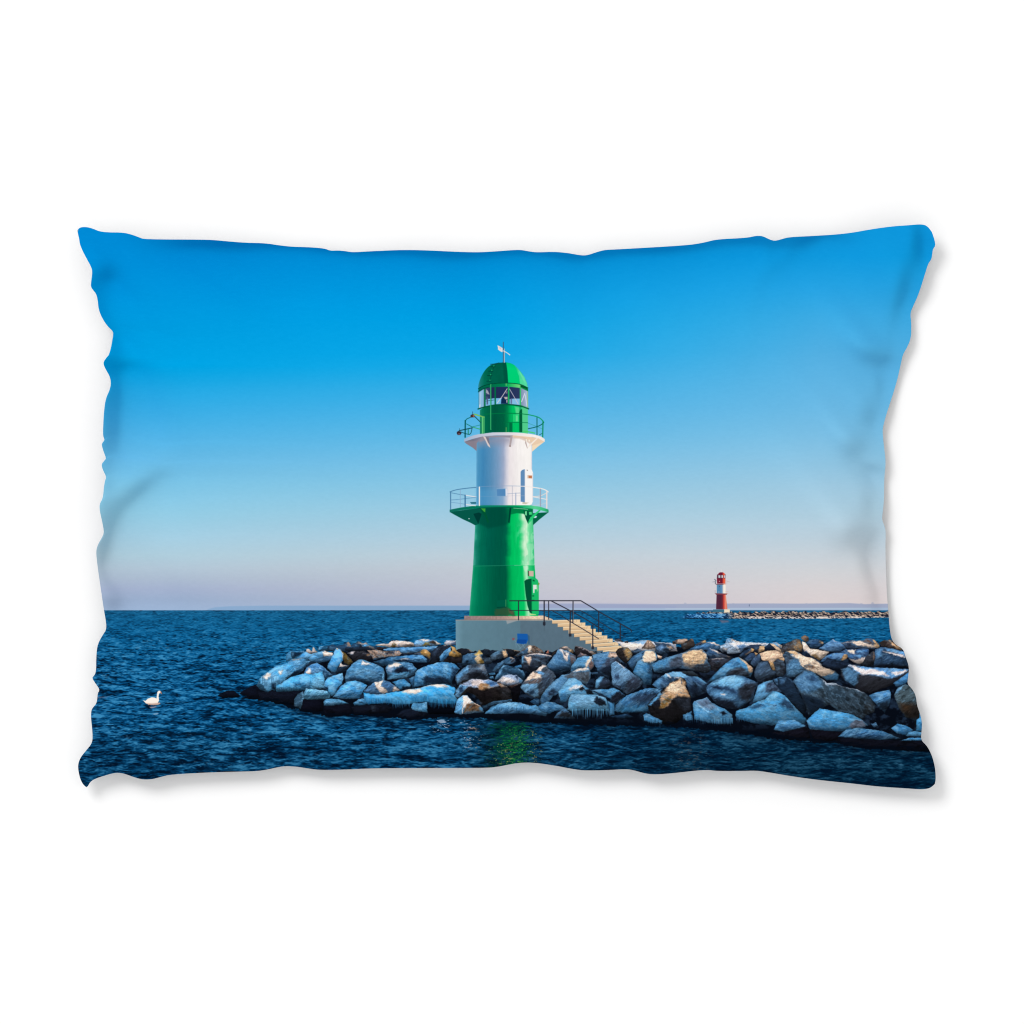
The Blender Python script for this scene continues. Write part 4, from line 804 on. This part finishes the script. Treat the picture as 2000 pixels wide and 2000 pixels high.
rock(T5, "1088,1262 1120,1190 1280,1138 1400,1068 1560,1008 1630,940 1690,878 1800,910 1932,990 2050,1150 2225,1330 2180,1395 1900,1405 1680,1425 1400,1395 1120,1315", (60, 140, 196), [("1785,1092 1870,1000 1960,1050 2045,1180 1900,1155", (36, 64, 94), 2), ("1295,1145 1500,1075 1565,1120 1400,1165", (36, 72, 106), 1.5), ("1555,1015 1690,883 1805,920 1740,1002 1620,1055", (96, 166, 210), 1.5), ("1100,1290 1400,1350 1680,1380 1680,1425 1400,1395 1120,1315", (40, 96, 140), 2), ("1180,1200 1500,1180 1700,1260 1500,1310 1200,1280", (66, 154, 212), 4, .7), ("1680,1110 1740,1100 1735,1120 1690,1125", (20, 50, 80), .8)])
icicles(T5, 1110, 1300, lambda x: 1280 + (x - 1110) * .2, 70, 12, 14, (60, 132, 184), 1.0)
# tile 6
rock(T6, "285,65 340,33 382,60 388,112 340,122 300,92", (136, 106, 86), [("340,50 384,62 384,110 345,105", (110, 84, 70))])
rock(T6, "350,135 390,95 480,88 560,110 578,147 500,202 420,202 370,162", (40, 72, 110), [("518,106 578,130 562,152 528,142", (214, 174, 134))])
rock(T6, "295,112 340,130 400,202 640,240 632,262 560,325 520,358 420,302 330,242 308,202", (232, 212, 196), [("418,282 470,273 545,350 500,358 428,312", (172, 138, 98)), ("300,240 360,230 400,290 330,300", (60, 84, 120), 1), ("440,240 600,250 560,290 450,270", (214, 188, 160), 2, .6)], grain=.4)
rock(T6, "25,212 100,140 220,83 270,88 313,170 303,242 240,255 130,232 55,255", (92, 80, 72), [("198,182 270,98 313,180 272,252 208,232", (152, 118, 82), 1), ("30,210 110,140 160,150 80,240", (70, 74, 86), 2)], grain=.5)
rock(T6, "505,207 600,140 690,83 722,110 830,130 855,202 750,242 640,247", (78, 130, 186), [("690,85 722,110 730,125 700,110", (200, 196, 204)), ("600,180 840,160 850,200 740,240", (64, 104, 152), 2)])
rock(T6, "785,132 900,98 1050,108 1120,73 1200,83 1265,150 1285,192 1200,217 1000,202 870,202", (60, 82, 114), [("795,130 1010,103 1150,150 1255,160 1240,192 1100,182 960,150", (232, 208, 190), .8), ("820,130 930,120 1000,170 880,190", (44, 62, 90), 1), ("1198,84 1285,170 1240,212 1198,150", (216, 176, 134), .8), ("1036,110 1120,88 1215,140 1130,142", (86, 66, 60), .8)])
rock(T6, "1265,132 1330,98 1420,93 1585,220 1480,222 1380,192 1290,172", (72, 62, 60), [("1395,100 1500,168 1585,220 1500,222 1440,162", (210, 166, 124))])
rock(T6, "1215,212 1300,183 1400,198 1590,238 1660,330 1660,445 1500,452 1195,432 1205,302", (42, 70, 104), [("1345,200 1580,238 1602,302 1450,252 1360,227", (90, 150, 210), 1), ("1308,230 1430,248 1605,298 1605,322 1400,267", (228, 212, 210), .8), ("1280,400 1500,410 1650,450 1500,455 1200,435", (20, 26, 40), 2), ("1225,230 1290,220 1300,300 1230,310", (74, 128, 178), 2)])
rock(T6, "785,242 860,208 970,213 1060,198 1145,210 1135,302 1080,385 1000,405 930,372 860,302", (46, 72, 110), [("868,215 972,218 962,275 880,242", (228, 206, 188), .8), ("868,330 960,350 1105,308 1065,392 960,395", (230, 210, 202), .8), ("965,292 1072,278 1030,325", (80, 142, 204)), ("985,230 1130,215 1120,240 1000,260", (56, 110, 170)), ("870,270 960,290 940,330 880,310", (60, 110, 170))])
rock(T6, "1105,302 1200,228 1225,302 1195,425 1045,412", (48, 53, 64), [("1190,250 1220,250 1205,360 1190,340", (150, 116, 96), .8, .7)])
rock(T6, "545,402 600,323 740,360 935,390 860,432 780,475 640,452", (28, 42, 64))
rock(T6, "525,372 600,290 700,258 860,262 875,290 855,342 790,368 620,322 570,375", (58, 108, 170), [("795,335 830,278 877,273 865,332 800,368", (216, 166, 114), .8), ("600,318 680,343 745,360 690,364", (228, 212, 206), .7), ("620,290 700,265 740,280 640,310", (74, 130, 190), 1)])
rock(T6, "785,462 860,438 880,403 960,408 1100,433 1650,460 1640,542 1560,592 1450,655 1300,715 1150,775 1000,722 900,642 830,602 785,542", (38, 40, 49), [("875,405 1100,433 1650,458 1545,535 1400,585 1250,552 1000,522", (80, 138, 198), 1), ("886,410 960,413 1100,470 1180,450 1355,510 1405,558 1200,532 1050,532 990,490", (226, 214, 216), 1), ("1415,502 1605,473 1615,497 1470,548", (224, 214, 216), .9), ("790,462 870,428 1015,520 1000,625 950,695 850,622", (62, 104, 142), 1.5), ("1020,540 1250,560 1450,600 1300,700 1100,700", (44, 46, 54), 3, .7)])
rock(T6, "1445,642 1560,558 1670,480 1670,602 1560,665 1480,685", (58, 126, 188))
rock(T6, "-10,565 100,570 200,652 280,802 355,950 335,1055 180,902 60,762 0,702", (24, 40, 60), [("0,570 100,572 60,650 20,640", (50, 84, 120), 1.5)])
rock(T6, "55,285 100,233 200,223 262,260 330,300 440,328 535,390 560,430 720,488 765,530 755,605 600,605 520,545 400,485 300,525 200,565 105,555 98,452 88,352", (60, 92, 124), [("175,292 250,268 330,248 440,328 535,400 705,490 715,525 560,555 500,535 370,475 280,405 260,352", (222, 196, 172), 1), ("328,412 400,400 472,440 440,462 350,442", (122, 92, 72), .9), ("560,560 725,508 765,530 745,615 600,605", (70, 138, 198), 1), ("108,545 120,420 180,340 262,360 302,482 200,545", (66, 114, 156), 2), ("98,235 200,226 265,260 230,282 150,262", (212, 172, 132), .8), ("70,290 150,270 180,330 110,400", (52, 66, 84), 1.5)], grain=.45)
rock(T6, "1135,795 1250,748 1400,723 1422,780 1402,902 1340,1010 1230,905", (58, 116, 168), [("1235,885 1400,845 1390,985 1300,990", (28, 44, 62), 2.5)])
rock(T6, "1455,792 1500,700 1600,653 1690,700 1760,800 1765,902 1790,1002 1780,1150 1740,1205 1700,1105 1600,1065 1505,930", (62, 80, 90), [("1515,902 1760,890 1800,1055 1740,1210 1640,1105 1560,1020", (38, 34, 32), 3), ("1460,785 1500,695 1600,653 1565,692 1500,765", (80, 128, 168), 1.2), ("1540,900 1680,900 1640,1000 1560,980", (70, 50, 34), 3, .7), ("1640,1090 1740,1080 1740,1200", (30, 60, 88), 2, .8)])
rock(T6, "185,612 240,548 330,478 440,498 540,578 620,638 700,628 800,678 1000,718 1080,758 1165,822 1225,930 1205,1005 1100,1045 1050,1115 900,1035 760,995 640,905 560,955 380,1045 335,902 275,762", (50, 68, 84), [("188,612 330,480 440,500 560,622 540,702 400,762 280,742", (64, 110, 152), 2), ("535,560 620,637 720,638 1010,723 1085,765 900,705 720,662 600,662", (160, 172, 190), .8), ("278,782 420,802 560,852 600,942 400,1045 335,902", (22, 36, 54), 2.5), ("650,902 760,962 900,1002 1000,962 900,1025 720,985", (78, 116, 148), 1.2, .8), ("1080,902 1200,900 1215,1002 1080,1035", (60, 70, 80), 2), ("620,700 800,720 900,860 700,880 600,800", (40, 58, 74), 3), ("340,560 440,540 500,600 420,620", (38, 66, 100), 1.5)])
for s in ["700,700 660,800 740,930", "820,720 780,830 860,960", "900,760 930,850 880,950", "1040,780 1010,900 1060,1000"]:
    L(s, (78, 100, 116), 1.0, T6, op=.55)
rock(T6, "355,1115 420,1040 520,958 640,978 780,1000 930,1028 1055,1100 1135,1170 1040,1205 960,1205 850,1245 600,1245 400,1225", (58, 140, 200), [("875,1185 960,1100 1060,1108 1125,1180 940,1215", (114, 128, 154), 1.2), ("380,1160 600,1200 850,1215 850,1245 600,1245 400,1225", (44, 100, 146), 1.5), ("480,1000 640,990 900,1050 800,1090 520,1080", (74, 158, 212), 3, .7)])
rock(T6, "-60,1222 0,1110 200,1100 345,1170 325,1205 60,1255", (66, 130, 180), [("0,1180 200,1150 300,1190 60,1240", (48, 100, 146), 1.5)])
rock(T6, "-70,1255 60,1255 325,1190 385,1212 405,1335 150,1355 -85,1295", (17, 17, 27)); rock(T6, "388,1222 700,1247 825,1252 740,1355 600,1375 440,1335", (16, 16, 26))
rock(T6, "1415,1205 1500,1148 1600,1170 1705,1230 1600,1295 1500,1275", (48, 116, 172)); rock(T6, "1165,1152 1230,1128 1258,1182 1200,1198", (58, 98, 136))
rock(T6, "720,1355 850,1320 1100,1340 1500,1360 1800,1365 1960,1400 1960,1510 1500,1485 1200,1455 900,1425 735,1392", (13, 15, 25))
rock(T6, "745,1315 850,1228 1000,1200 1300,1238 1440,1290 1545,1335 1300,1355 1000,1335", (50, 104, 150), [("900,1270 1200,1260 1400,1310 1200,1340 1000,1330", (38, 80, 122), 2)])
rock(T6, "1525,1365 1640,1330 1820,1322 1820,1362", (54, 126, 182)); rock(T6, "1605,1305 1640,1258 1720,1238 1820,1258 1820,1315", (74, 136, 182))
rock(T6, "1730,1245 1740,1100 1775,1080 1780,1015 1830,1060 1830,1250", (50, 140, 204))
# waterline below the stones: wet black foot fading into the sea
w = window(430, 1340, 1850, 1500)
X, Y = GX[w], GY[w]
foot = np.interp(X, [430, 480, 545, 585, 640, 700, 760, 800, 880, 1000, 1090, 1200, 1300, 1360, 1440, 1500, 1570, 1640, 1700, 1850],
                 [1362, 1364, 1370, 1388, 1398, 1396, 1402, 1405, 1400, 1408, 1414, 1416, 1416, 1412, 1428, 1436, 1446, 1452, 1460, 1466])
foot = foot + (fbm(X / 9, Y / 3, 700, 3) - .5) * 7
k = np.clip(1 - (Y - foot) / 26, 0, 1) * (Y > foot - 5) * smooth(470, 540, X)
blend(w, np.clip(k, 0, 1) ** 1.5 * .70 * np.clip(.75 + (vnoise(X / 12, Y / 2.5, 701) - .5) * 1.6, 0, 1), col_of((3, 10, 22)))
# reflections: green tower, snow glints, warm streaks on the right
def glints(x0, y0, x1, y1, c, thr, seed, cxm, half, sx=5, sy=1.6, op=1., ymid=None):
    w = window(x0, y0, x1, y1)
    X, Y = GX[w], GY[w]
    n = vnoise(X / sx, Y / sy, seed) * .6 + vnoise(X / (sx * .45), Y / (sy * .7), seed + 1) * .4
    fall = np.exp(-((X - cxm) / half) ** 2) * smooth(y0, y0 + 14, Y)
    a = np.clip((n * (.55 + .45 * fall) + .18 * fall - thr) * 7, 0, 1) * op * smooth(.05, .4, fall)
    blend(w, a, col_of(c))
w = window(880, 1395, 1120, 1520)
X, Y = GX[w], GY[w]
blend(w, .65 * np.exp(-((X - 990 - (Y - 1450) * .1) / 54) ** 2) * smooth(1400, 1425, Y) * np.clip(.5 + vnoise(X / 8, Y / 3, 720), 0, 1), col_of((2, 30, 34)))
glints(890, 1402, 1110, 1520, (4, 66, 52), .56, 730, 995, 50, 6, 1.8, .8)
glints(890, 1408, 1110, 1520, (18, 112, 56), .73, 734, 1008, 52, 5, 1.6, .85)
glints(890, 1408, 1110, 1520, (84, 152, 66), .83, 735, 1014, 48, 4, 1.3, .8)
glints(900, 1440, 1100, 1520, (186, 180, 100), .86, 736, 985, 60, 3.6, 1.2, .9)
glints(1000, 1412, 1110, 1520, (190, 170, 90), .86, 738, 1045, 30, 3.4, 1.2, .8)
glints(870, 1398, 960, 1460, (166, 172, 196), .84, 740, 912, 26, 6, 1.8, .8)
glints(880, 1405, 980, 1470, (176, 150, 136), .82, 742, 925, 34, 5, 1.5, .7)
glints(1270, 1420, 1480, 1530, (120, 92, 84), .78, 744, 1350, 60, 6, 1.6, .4)
glints(820, 1395, 900, 1430, (190, 200, 220), .80, 746, 860, 34, 5, 1.5, .8)
P("853,1407 866,1405 872,1410 860,1413", (170, 190, 214), soft=.8, warp=1, op=.8)
img[:] = np.clip(img, 0, 1)
#PAINT_END
# ------------------------------------------------------------------ materials
def mat(name):
    m = bpy.data.materials.new(name)
    m.use_nodes = True
    return m, m.node_tree.nodes, m.node_tree.links


im = bpy.data.images.new("cushion_print", CW, CH, alpha=False)
buf = np.ones((CH, CW, 4), np.float32)
buf[..., :3] = img[::-1]
im.pixels.foreach_set(buf.ravel())
im.update()
im.pack()

print_mat, nn, ll = mat("printed_fabric")
b = nn["Principled BSDF"]
b.inputs["Roughness"].default_value = .95
b.inputs["Specular IOR Level"].default_value = 0
tex = nn.new("ShaderNodeTexImage"); tex.image = im; tex.interpolation = 'Cubic'; tex.extension = 'EXTEND'
dye = nn.new("ShaderNodeMix"); dye.data_type = 'RGBA'; dye.blend_type = 'MULTIPLY'
dye.inputs[0].default_value = 1
dye.inputs[7].default_value = (DYE, DYE, DYE, 1)
ll.new(tex.outputs[0], dye.inputs[6]); ll.new(dye.outputs[2], b.inputs["Base Color"])
tcn = nn.new("ShaderNodeTexCoord"); noi = nn.new("ShaderNodeTexNoise")
noi.inputs["Scale"].default_value = 900; noi.inputs["Detail"].default_value = 3
bmp = nn.new("ShaderNodeBump"); bmp.inputs["Strength"].default_value = .05; bmp.inputs["Distance"].default_value = .0005
ll.new(tcn.outputs["Object"], noi.inputs["Vector"]); ll.new(noi.outputs["Fac"], bmp.inputs["Height"]); ll.new(bmp.outputs[0], b.inputs["Normal"])

back_mat, nn, ll = mat("plain_back_fabric")
b = nn["Principled BSDF"]; b.inputs["Roughness"].default_value = .9
noi = nn.new("ShaderNodeTexNoise"); noi.inputs["Scale"].default_value = 400
rmp = nn.new("ShaderNodeValToRGB")
rmp.color_ramp.elements[0].color = (.34, .36, .40, 1); rmp.color_ramp.elements[1].color = (.40, .42, .46, 1)
ll.new(noi.outputs["Fac"], rmp.inputs[0]); ll.new(rmp.outputs[0], b.inputs["Base Color"])

table_mat, nn, ll = mat("white_table")
b = nn["Principled BSDF"]; b.inputs["Roughness"].default_value = .8
b.inputs["Specular IOR Level"].default_value = .1
noi = nn.new("ShaderNodeTexNoise"); noi.inputs["Scale"].default_value = 3
rmp = nn.new("ShaderNodeValToRGB")
rmp.color_ramp.elements[0].color = (.90, .90, .90, 1); rmp.color_ramp.elements[1].color = (.92, .92, .92, 1)
ll.new(noi.outputs["Fac"], rmp.inputs[0]); ll.new(rmp.outputs[0], b.inputs["Base Color"])

# ------------------------------------------------------------------ the surface it lies on
me = bpy.data.meshes.new("tabletop")
me.from_pydata([(-20, -20, 0), (20, -20, 0), (20, 20, 0), (-20, 20, 0)], [], [(0, 1, 2, 3)])
table = bpy.data.objects.new("tabletop", me); sc.collection.objects.link(table)
table["kind"] = "structure"
table["label"] = "plain white surface under the printed cushion"
me.materials.append(table_mat)

# ------------------------------------------------------------------ the cushion
TOP = "151,450.5 155,444 169,443 183,447 194,452 213,454 240,454 257,458 273,464 282,467.5 398,468 420,469 446,471.5 477,474 518.5,475 544,479 570,482 600,482.6 634,485 645,490 659,489 674.5,490.4 688.5,493 724,490.7 786,488 836,489 879.5,491.3 929,493 960,491.6 1004,488.2 1019,488.2 1035,491.3 1050,493 1081,491.6 1109,494 1134,498.8 1146.6,498.8 1165,492.5 1181,488 1200,487.3 1270,483.4 1348,478.5 1376,473.6 1400.6,467.2 1457,464.8 1478,460.2 1490,461 1502.7,467.6 1513,470.8 1527,467 1541,463 1587,461 1652,456.7 1700,448 1742,442 1774,440 1798,437.7 1810.7,440.5 1820,453"
RIGHT = "1820,453 1826,470.4 1827,481 1822,486 1820.6,498.6 1819,507 1813,514.4 1807,534 1795,572.5 1784,597 1777.6,611 1780,632 1779.4,660.5 1772,678 1763,693 1759.7,710 1751,748.5 1734.5,799 1728.4,818.6 1724,837 1724,845.5 1726,868 1730.5,903.5 1727,930.4 1726.6,978 1724,1001 1722.4,1015 1727.4,1026.7 1730.3,1038 1729,1069 1731.5,1152 1735.5,1200 1737.6,1227 1741,1248.5 1749,1259 1764,1267.3 1768,1281 1774,1297 1775.5,1307.7 1773.4,1324 1771.8,1336 1781.5,1345 1789,1359 1791,1377.7 1795,1388.4 1798.4,1399 1801,1412.7 1800,1429 1798.4,1445.5 1809.7,1455.7 1819,1472 1826,1496 1828,1520 1826,1531"
BOTTOM = "168.5,1537.5 172,1535.7 175.4,1528 185,1521 207,1514 226.6,1508.7 242,1510.7 258,1516.6 277.7,1522.7 297,1522 313,1517.8 333,1512.5 420,1508 497.6,1506.5 518,1504 541.6,1498.7 557,1496 580.5,1497.4 606,1501.6 627,1504 678.8,1503 733,1500.3 860,1500 953,1499.8 974,1497.4 1005,1491 1028,1489 1054,1490.7 1087.7,1496 1124,1503 1144.7,1505 1191,1504 1225,1501.8 1240,1505 1261,1511 1279,1512.7 1313,1510.4 1359.5,1505 1384.4,1503.6 1399,1506 1447.7,1505.8 1477,1505 1501.5,1508.5 1555,1517.6 1609,1524.6 1663,1530 1717,1536.5 1770.7,1539.7 1800,1542 1816.5,1539.7 1826,1531"
LEFT = "151,450.5 153,459.5 155,468.6 156,477.6 164,495.8 177,519 180.8,529.4 177.7,552.7 177.5,560.5 181.6,566.4 187.8,573.4 191,586 192.5,604.5 200,622.6 210.6,638 219,645.3 221.7,651 219.4,664 216.3,682 211,697 204,702.8 201.5,710.6 206.7,722 214.5,735 217,748 214.5,761 206.7,778 203.6,798 201.8,825 201,850.7 203.4,856 204.3,860 200.3,864 198.3,868.3 201.8,880.7 208.4,897.7 199.7,903.5 198.3,909.7 201.8,920 208,931.5 205,938.7 202.8,953 201,973 194.5,984 194.5,996.7 200.7,1023.6 203.4,1041 198.7,1050.5 190.4,1065 187.5,1077.4 190,1102 196.6,1148 204,1198 206,1207.5 208.5,1228.8 200,1241 192,1255.7 189,1268.5 187.8,1290 187.8,1308 185.6,1317.7 180.7,1322.6 180,1325 187,1335.4 193,1344 194.5,1349 190.8,1353 190,1365 188,1374.8 182.3,1380.7 178.4,1386.6 177.4,1400 180.3,1426 181,1443.6 178.4,1453.5 169.5,1464.5 158.7,1477 152.8,1490 152.4,1502.6 156.7,1522 162.6,1532.7 168.5,1537.5"
NU, NV = 460, 340


def side(s, n):
    p = chaikin(pts_of(s), False, 2)
    t = np.concatenate([[0], np.cumsum(np.hypot(*np.diff(p, axis=0).T))])
    t /= t[-1]
    q = np.linspace(0, 1, n)
    return np.stack([np.interp(q, t, p[:, 0]), np.interp(q, t, p[:, 1])], -1)


ct, cb, cl, crr = side(TOP, NU), side(BOTTOM, NU), side(LEFT, NV), side(RIGHT, NV)
u = np.linspace(0, 1, NU)[None, :, None]; v = np.linspace(0, 1, NV)[:, None, None]
G = ((1 - v) * ct[None] + v * cb[None] + (1 - u) * cl[:, None] + u * crr[:, None]
     - ((1 - u) * (1 - v) * ct[0] + u * (1 - v) * ct[-1] + (1 - u) * v * cb[0] + u * v * cb[-1]))

# creases: soft folds whose far sides turn away from the softbox. Each entry: x, y, rx, ry, angle, darkness
FOLDS = [(207, 535, 24, 22, 0, .22), (225, 712, 38, 18, 0, .24), (232, 780, 34, 46, 0, .22), (222, 850, 26, 40, 0, .20),
         (272, 960, 62, 22, -38, .26), (222, 1030, 26, 52, 15, .24), (205, 1085, 22, 40, 0, .18), (222, 1180, 24, 22, 0, .16),
         (460, 492, 80, 22, 6, .14), (900, 512, 90, 26, 0, .12), (720, 500, 60, 22, 0, .06), (1140, 516, 60, 26, 0, .10), (1300, 492, 90, 18, -3, .10),
         (1555, 495, 62, 17, -40, .18), (1792, 478, 13, 40, 0, .24), (1762, 570, 15, 60, 14, .22), (1712, 702, 38, 20, 20, .26), (1728, 740, 16, 38, 10, .16),
         (1698, 812, 20, 28, 0, .16), (1670, 876, 26, 24, 0, .22), (1706, 918, 34, 15, 28, .20),
         (1694, 985, 16, 30, 0, .12), (1678, 1048, 40, 30, -20, .28), (1694, 1105, 18, 50, -12, .20), (1712, 1165, 16, 26, 0, .12)]
ST = 4
gx = np.arange(0, 2000, ST); gy = np.arange(0, 2000, ST)
QX, QY = np.meshgrid(gx.astype(float), gy.astype(float))
dark = np.zeros_like(QX)
for x, y, rx, ry, an, dp in FOLDS:
    a = math.radians(an); ca, sa = math.cos(a), math.sin(a)
    du = ((QX - x) * ca + (QY - y) * sa) / rx; dv = (-(QX - x) * sa + (QY - y) * ca) / ry
    dark += .84 * dp * np.exp(-(du * du + dv * dv))
# upward roll added to the cloth shape to shade the upper and left edges
tx_, ty_ = ct[:, 0], ct[:, 1]
top_y = np.interp(gx, tx_, ty_)[None, :]
dark += .24 * np.exp(-(np.maximum(QY - top_y, -20) / 26.) ** 2) * (QY > top_y - 60) * smooth(200, 420, QX) * (1 - smooth(1560, 1720, QX))
left_x = np.interp(gy, cl[:, 1], cl[:, 0])[:, None]
dark += .10 * np.exp(-(np.maximum(QX - left_x, -20) / 24.) ** 2) * (QX > left_x - 60) * smooth(520, 560, QY) * (1 - smooth(1050, 1150, QY))
DIRECT = .19                                   # share of the light on a flat face that comes from the softbox
kx, ky = LDIR[0] / LDIR[2], -LDIR[1] / LDIR[2]  # towards the light, in print axes (y down)
fx = np.fft.fftfreq(len(gx)) * 2j * math.pi; fy = np.fft.fftfreq(len(gy)) * 2j * math.pi
K = kx * fx[None, :] + ky * fy[:, None]
lap = np.abs(fx[None, :]) ** 2 + np.abs(fy[:, None]) ** 2
F = np.fft.fft2(dark / DIRECT)
Z = np.real(np.fft.ifft2(np.conj(K) * F / (np.abs(K) ** 2 + .03 * lap + 2e-4))) * ST * PX
Z -= np.median(Z)


def sample(A, p):
    x = np.clip(p[..., 0] / ST, 0, A.shape[1] - 1.001); y = np.clip(p[..., 1] / ST, 0, A.shape[0] - 1.001)
    i = x.astype(int); j = y.astype(int); f = x - i; g = y - j
    return (A[j, i] * (1 - f) + A[j, i + 1] * f) * (1 - g) + (A[j + 1, i] * (1 - f) + A[j + 1, i + 1] * f) * g


ua = np.abs(2 * u[..., 0] - 1); va = np.abs(2 * v[..., 0] - 1)
PUFF, EDGE = .018, .011
full = (1 - ua ** 2.6) * (1 - va ** 2.6)
zc = sample(Z, G)
zf = EDGE + PUFF * full + zc
zmin = .004
zf = np.where(zf < zmin + .004, zmin + .004 * np.exp((zf - zmin - .004) / .004), zf)
rim = 1 - (1 - ua ** 8) * (1 - va ** 8)
zb = .0012 + (zf - .0012) * rim
zb = np.minimum(zb, zf - .0006 * (1 - rim))
zb[0, :], zb[-1, :], zb[:, 0], zb[:, -1] = zf[0, :], zf[-1, :], zf[:, 0], zf[:, -1]
# the camera looks straight down, so the outline is laid out at the height of the seam
mag = 1 - zf / CAM_H
XYf = world_xy(G) * mag[..., None]
front = np.dstack([XYf, zf]).reshape(-1, 3)
back = np.dstack([XYf, zb]).reshape(-1, 3)
UVg = np.stack([(G[..., 0] - OX) * S / CW, 1 - (G[..., 1] - OY) * S / CH], -1).reshape(-1, 2)
idx = np.arange(NU * NV).reshape(NV, NU)
quads = np.stack([idx[:-1, :-1], idx[1:, :-1], idx[1:, 1:], idx[:-1, 1:]], -1).reshape(-1, 4)
fc = G.reshape(-1, 2)[quads].mean(1)
# smooth normals of the whole front, kept where the printed motifs are cut out of it
fn = np.cross(front[quads[:, 2]] - front[quads[:, 0]], front[quads[:, 3]] - front[quads[:, 1]])
vn = np.zeros_like(front)
for k in range(4):
    np.add.at(vn, quads[:, k], fn)
vn /= np.linalg.norm(vn, axis=1)[:, None]


def cloth(name, co, q, material, parent, uv=None, normals=None):
    used, inv = np.unique(q, return_inverse=True)
    inv = inv.reshape(q.shape)
    m = bpy.data.meshes.new(name)
    m.from_pydata(co[used].tolist(), [], inv.tolist())
    m.polygons.foreach_set("use_smooth", np.ones(len(q), bool))
    if uv is not None:
        lay = m.uv_layers.new(name="print")
        lay.data.foreach_set("uv", uv[q.ravel()].astype(np.float32).ravel())
    m.materials.append(material)
    m.update()
    if normals is not None:
        m.normals_split_custom_set_from_vertices(normals[used].tolist())
    o = bpy.data.objects.new(name, m)
    sc.collection.objects.link(o)
    o.parent = parent
    return o


cushion = bpy.data.objects.new("cushion", None)
sc.collection.objects.link(cushion)
cushion["label"] = "rectangular cushion with wavy edges, printed with a green and white lighthouse by a blue sea"
cushion["category"] = "cushion"

# the printed motifs, outlined in print pixels
MOTIFS = [
    ("printed_swan", "white swan printed on the sea", ["275,1372 292,1362 304,1362 306,1348 316,1346 320,1358 312,1374 300,1379 280,1379"]),
    ("printed_lighthouse", "large green and white lighthouse printed in the middle", [
        "930,766 938,735 950,716 970,708 988,708 1010,722 1026,745 1032,765 1032,800 1032,812 1050,816 1063,828 1064,862 1040,880 1040,950 1070,958 1072,1000 1042,1028 1044,1103 1053,1150 1053,1203 916,1203 924,1103 928,1028 878,1000 878,962 900,952 930,950 930,880 906,860 908,822 936,810 934,790"]),
    ("printed_staircase", "concrete base and stair printed below the green lighthouse", ["890,1202 906,1202 1053,1202 1082,1210 1132,1212 1220,1268 1175,1276 1100,1270 890,1268"]),
    ("printed_lighthouse", "small red and white lighthouse printed at the right", ["1397,1196 1400,1160 1398,1145 1396,1130 1402,1118 1410,1116 1417,1122 1419,1140 1421,1160 1426,1196"]),
    ("printed_stone_pier", "low far pier printed at the right", ["1330,1203 1370,1196 1396,1196 1426,1195 1740,1195 1740,1206 1600,1209 1340,1209"]),
    ("printed_stone_pier", "icy stone breakwater printed across the lower right", [
        "425,1362 450,1350 470,1352 500,1338 530,1308 558,1294 560,1272 620,1266 660,1262 760,1250 860,1248 890,1250 890,1266 1100,1272 1175,1276 1220,1262 1290,1252 1400,1250 1540,1250 1565,1240 1600,1246 1700,1246 1760,1262 1830,1262 1830,1455 1740,1462 1640,1455 1560,1447 1440,1432 1300,1418 1200,1418 1080,1413 1000,1408 880,1400 760,1402 640,1400 580,1388 540,1374 500,1368"]),
    ("printed_sea", None, ["100,1192 1900,1192 1900,1600 100,1600"]),
]
left_over = np.ones(len(quads), bool)
parts = []
for name, label, polys in MOTIFS:
    hit = np.zeros(len(quads), bool)
    for pl in polys:
        hit |= sdf(pts_of(pl), fc[:, 0].astype(np.float32), fc[:, 1].astype(np.float32)) > 0
    hit &= left_over
    left_over &= ~hit
    parts.append((name, label, quads[hit]))
cover = cloth("front_cover", front, quads[left_over], print_mat, cushion, UVg, vn)
for name, label, q in parts:
    o = cloth(name, front, q, print_mat, cover, UVg, vn)
    if label:
        o["label"] = label
cloth("back_cover", back, quads[:, ::-1], back_mat, cushion)
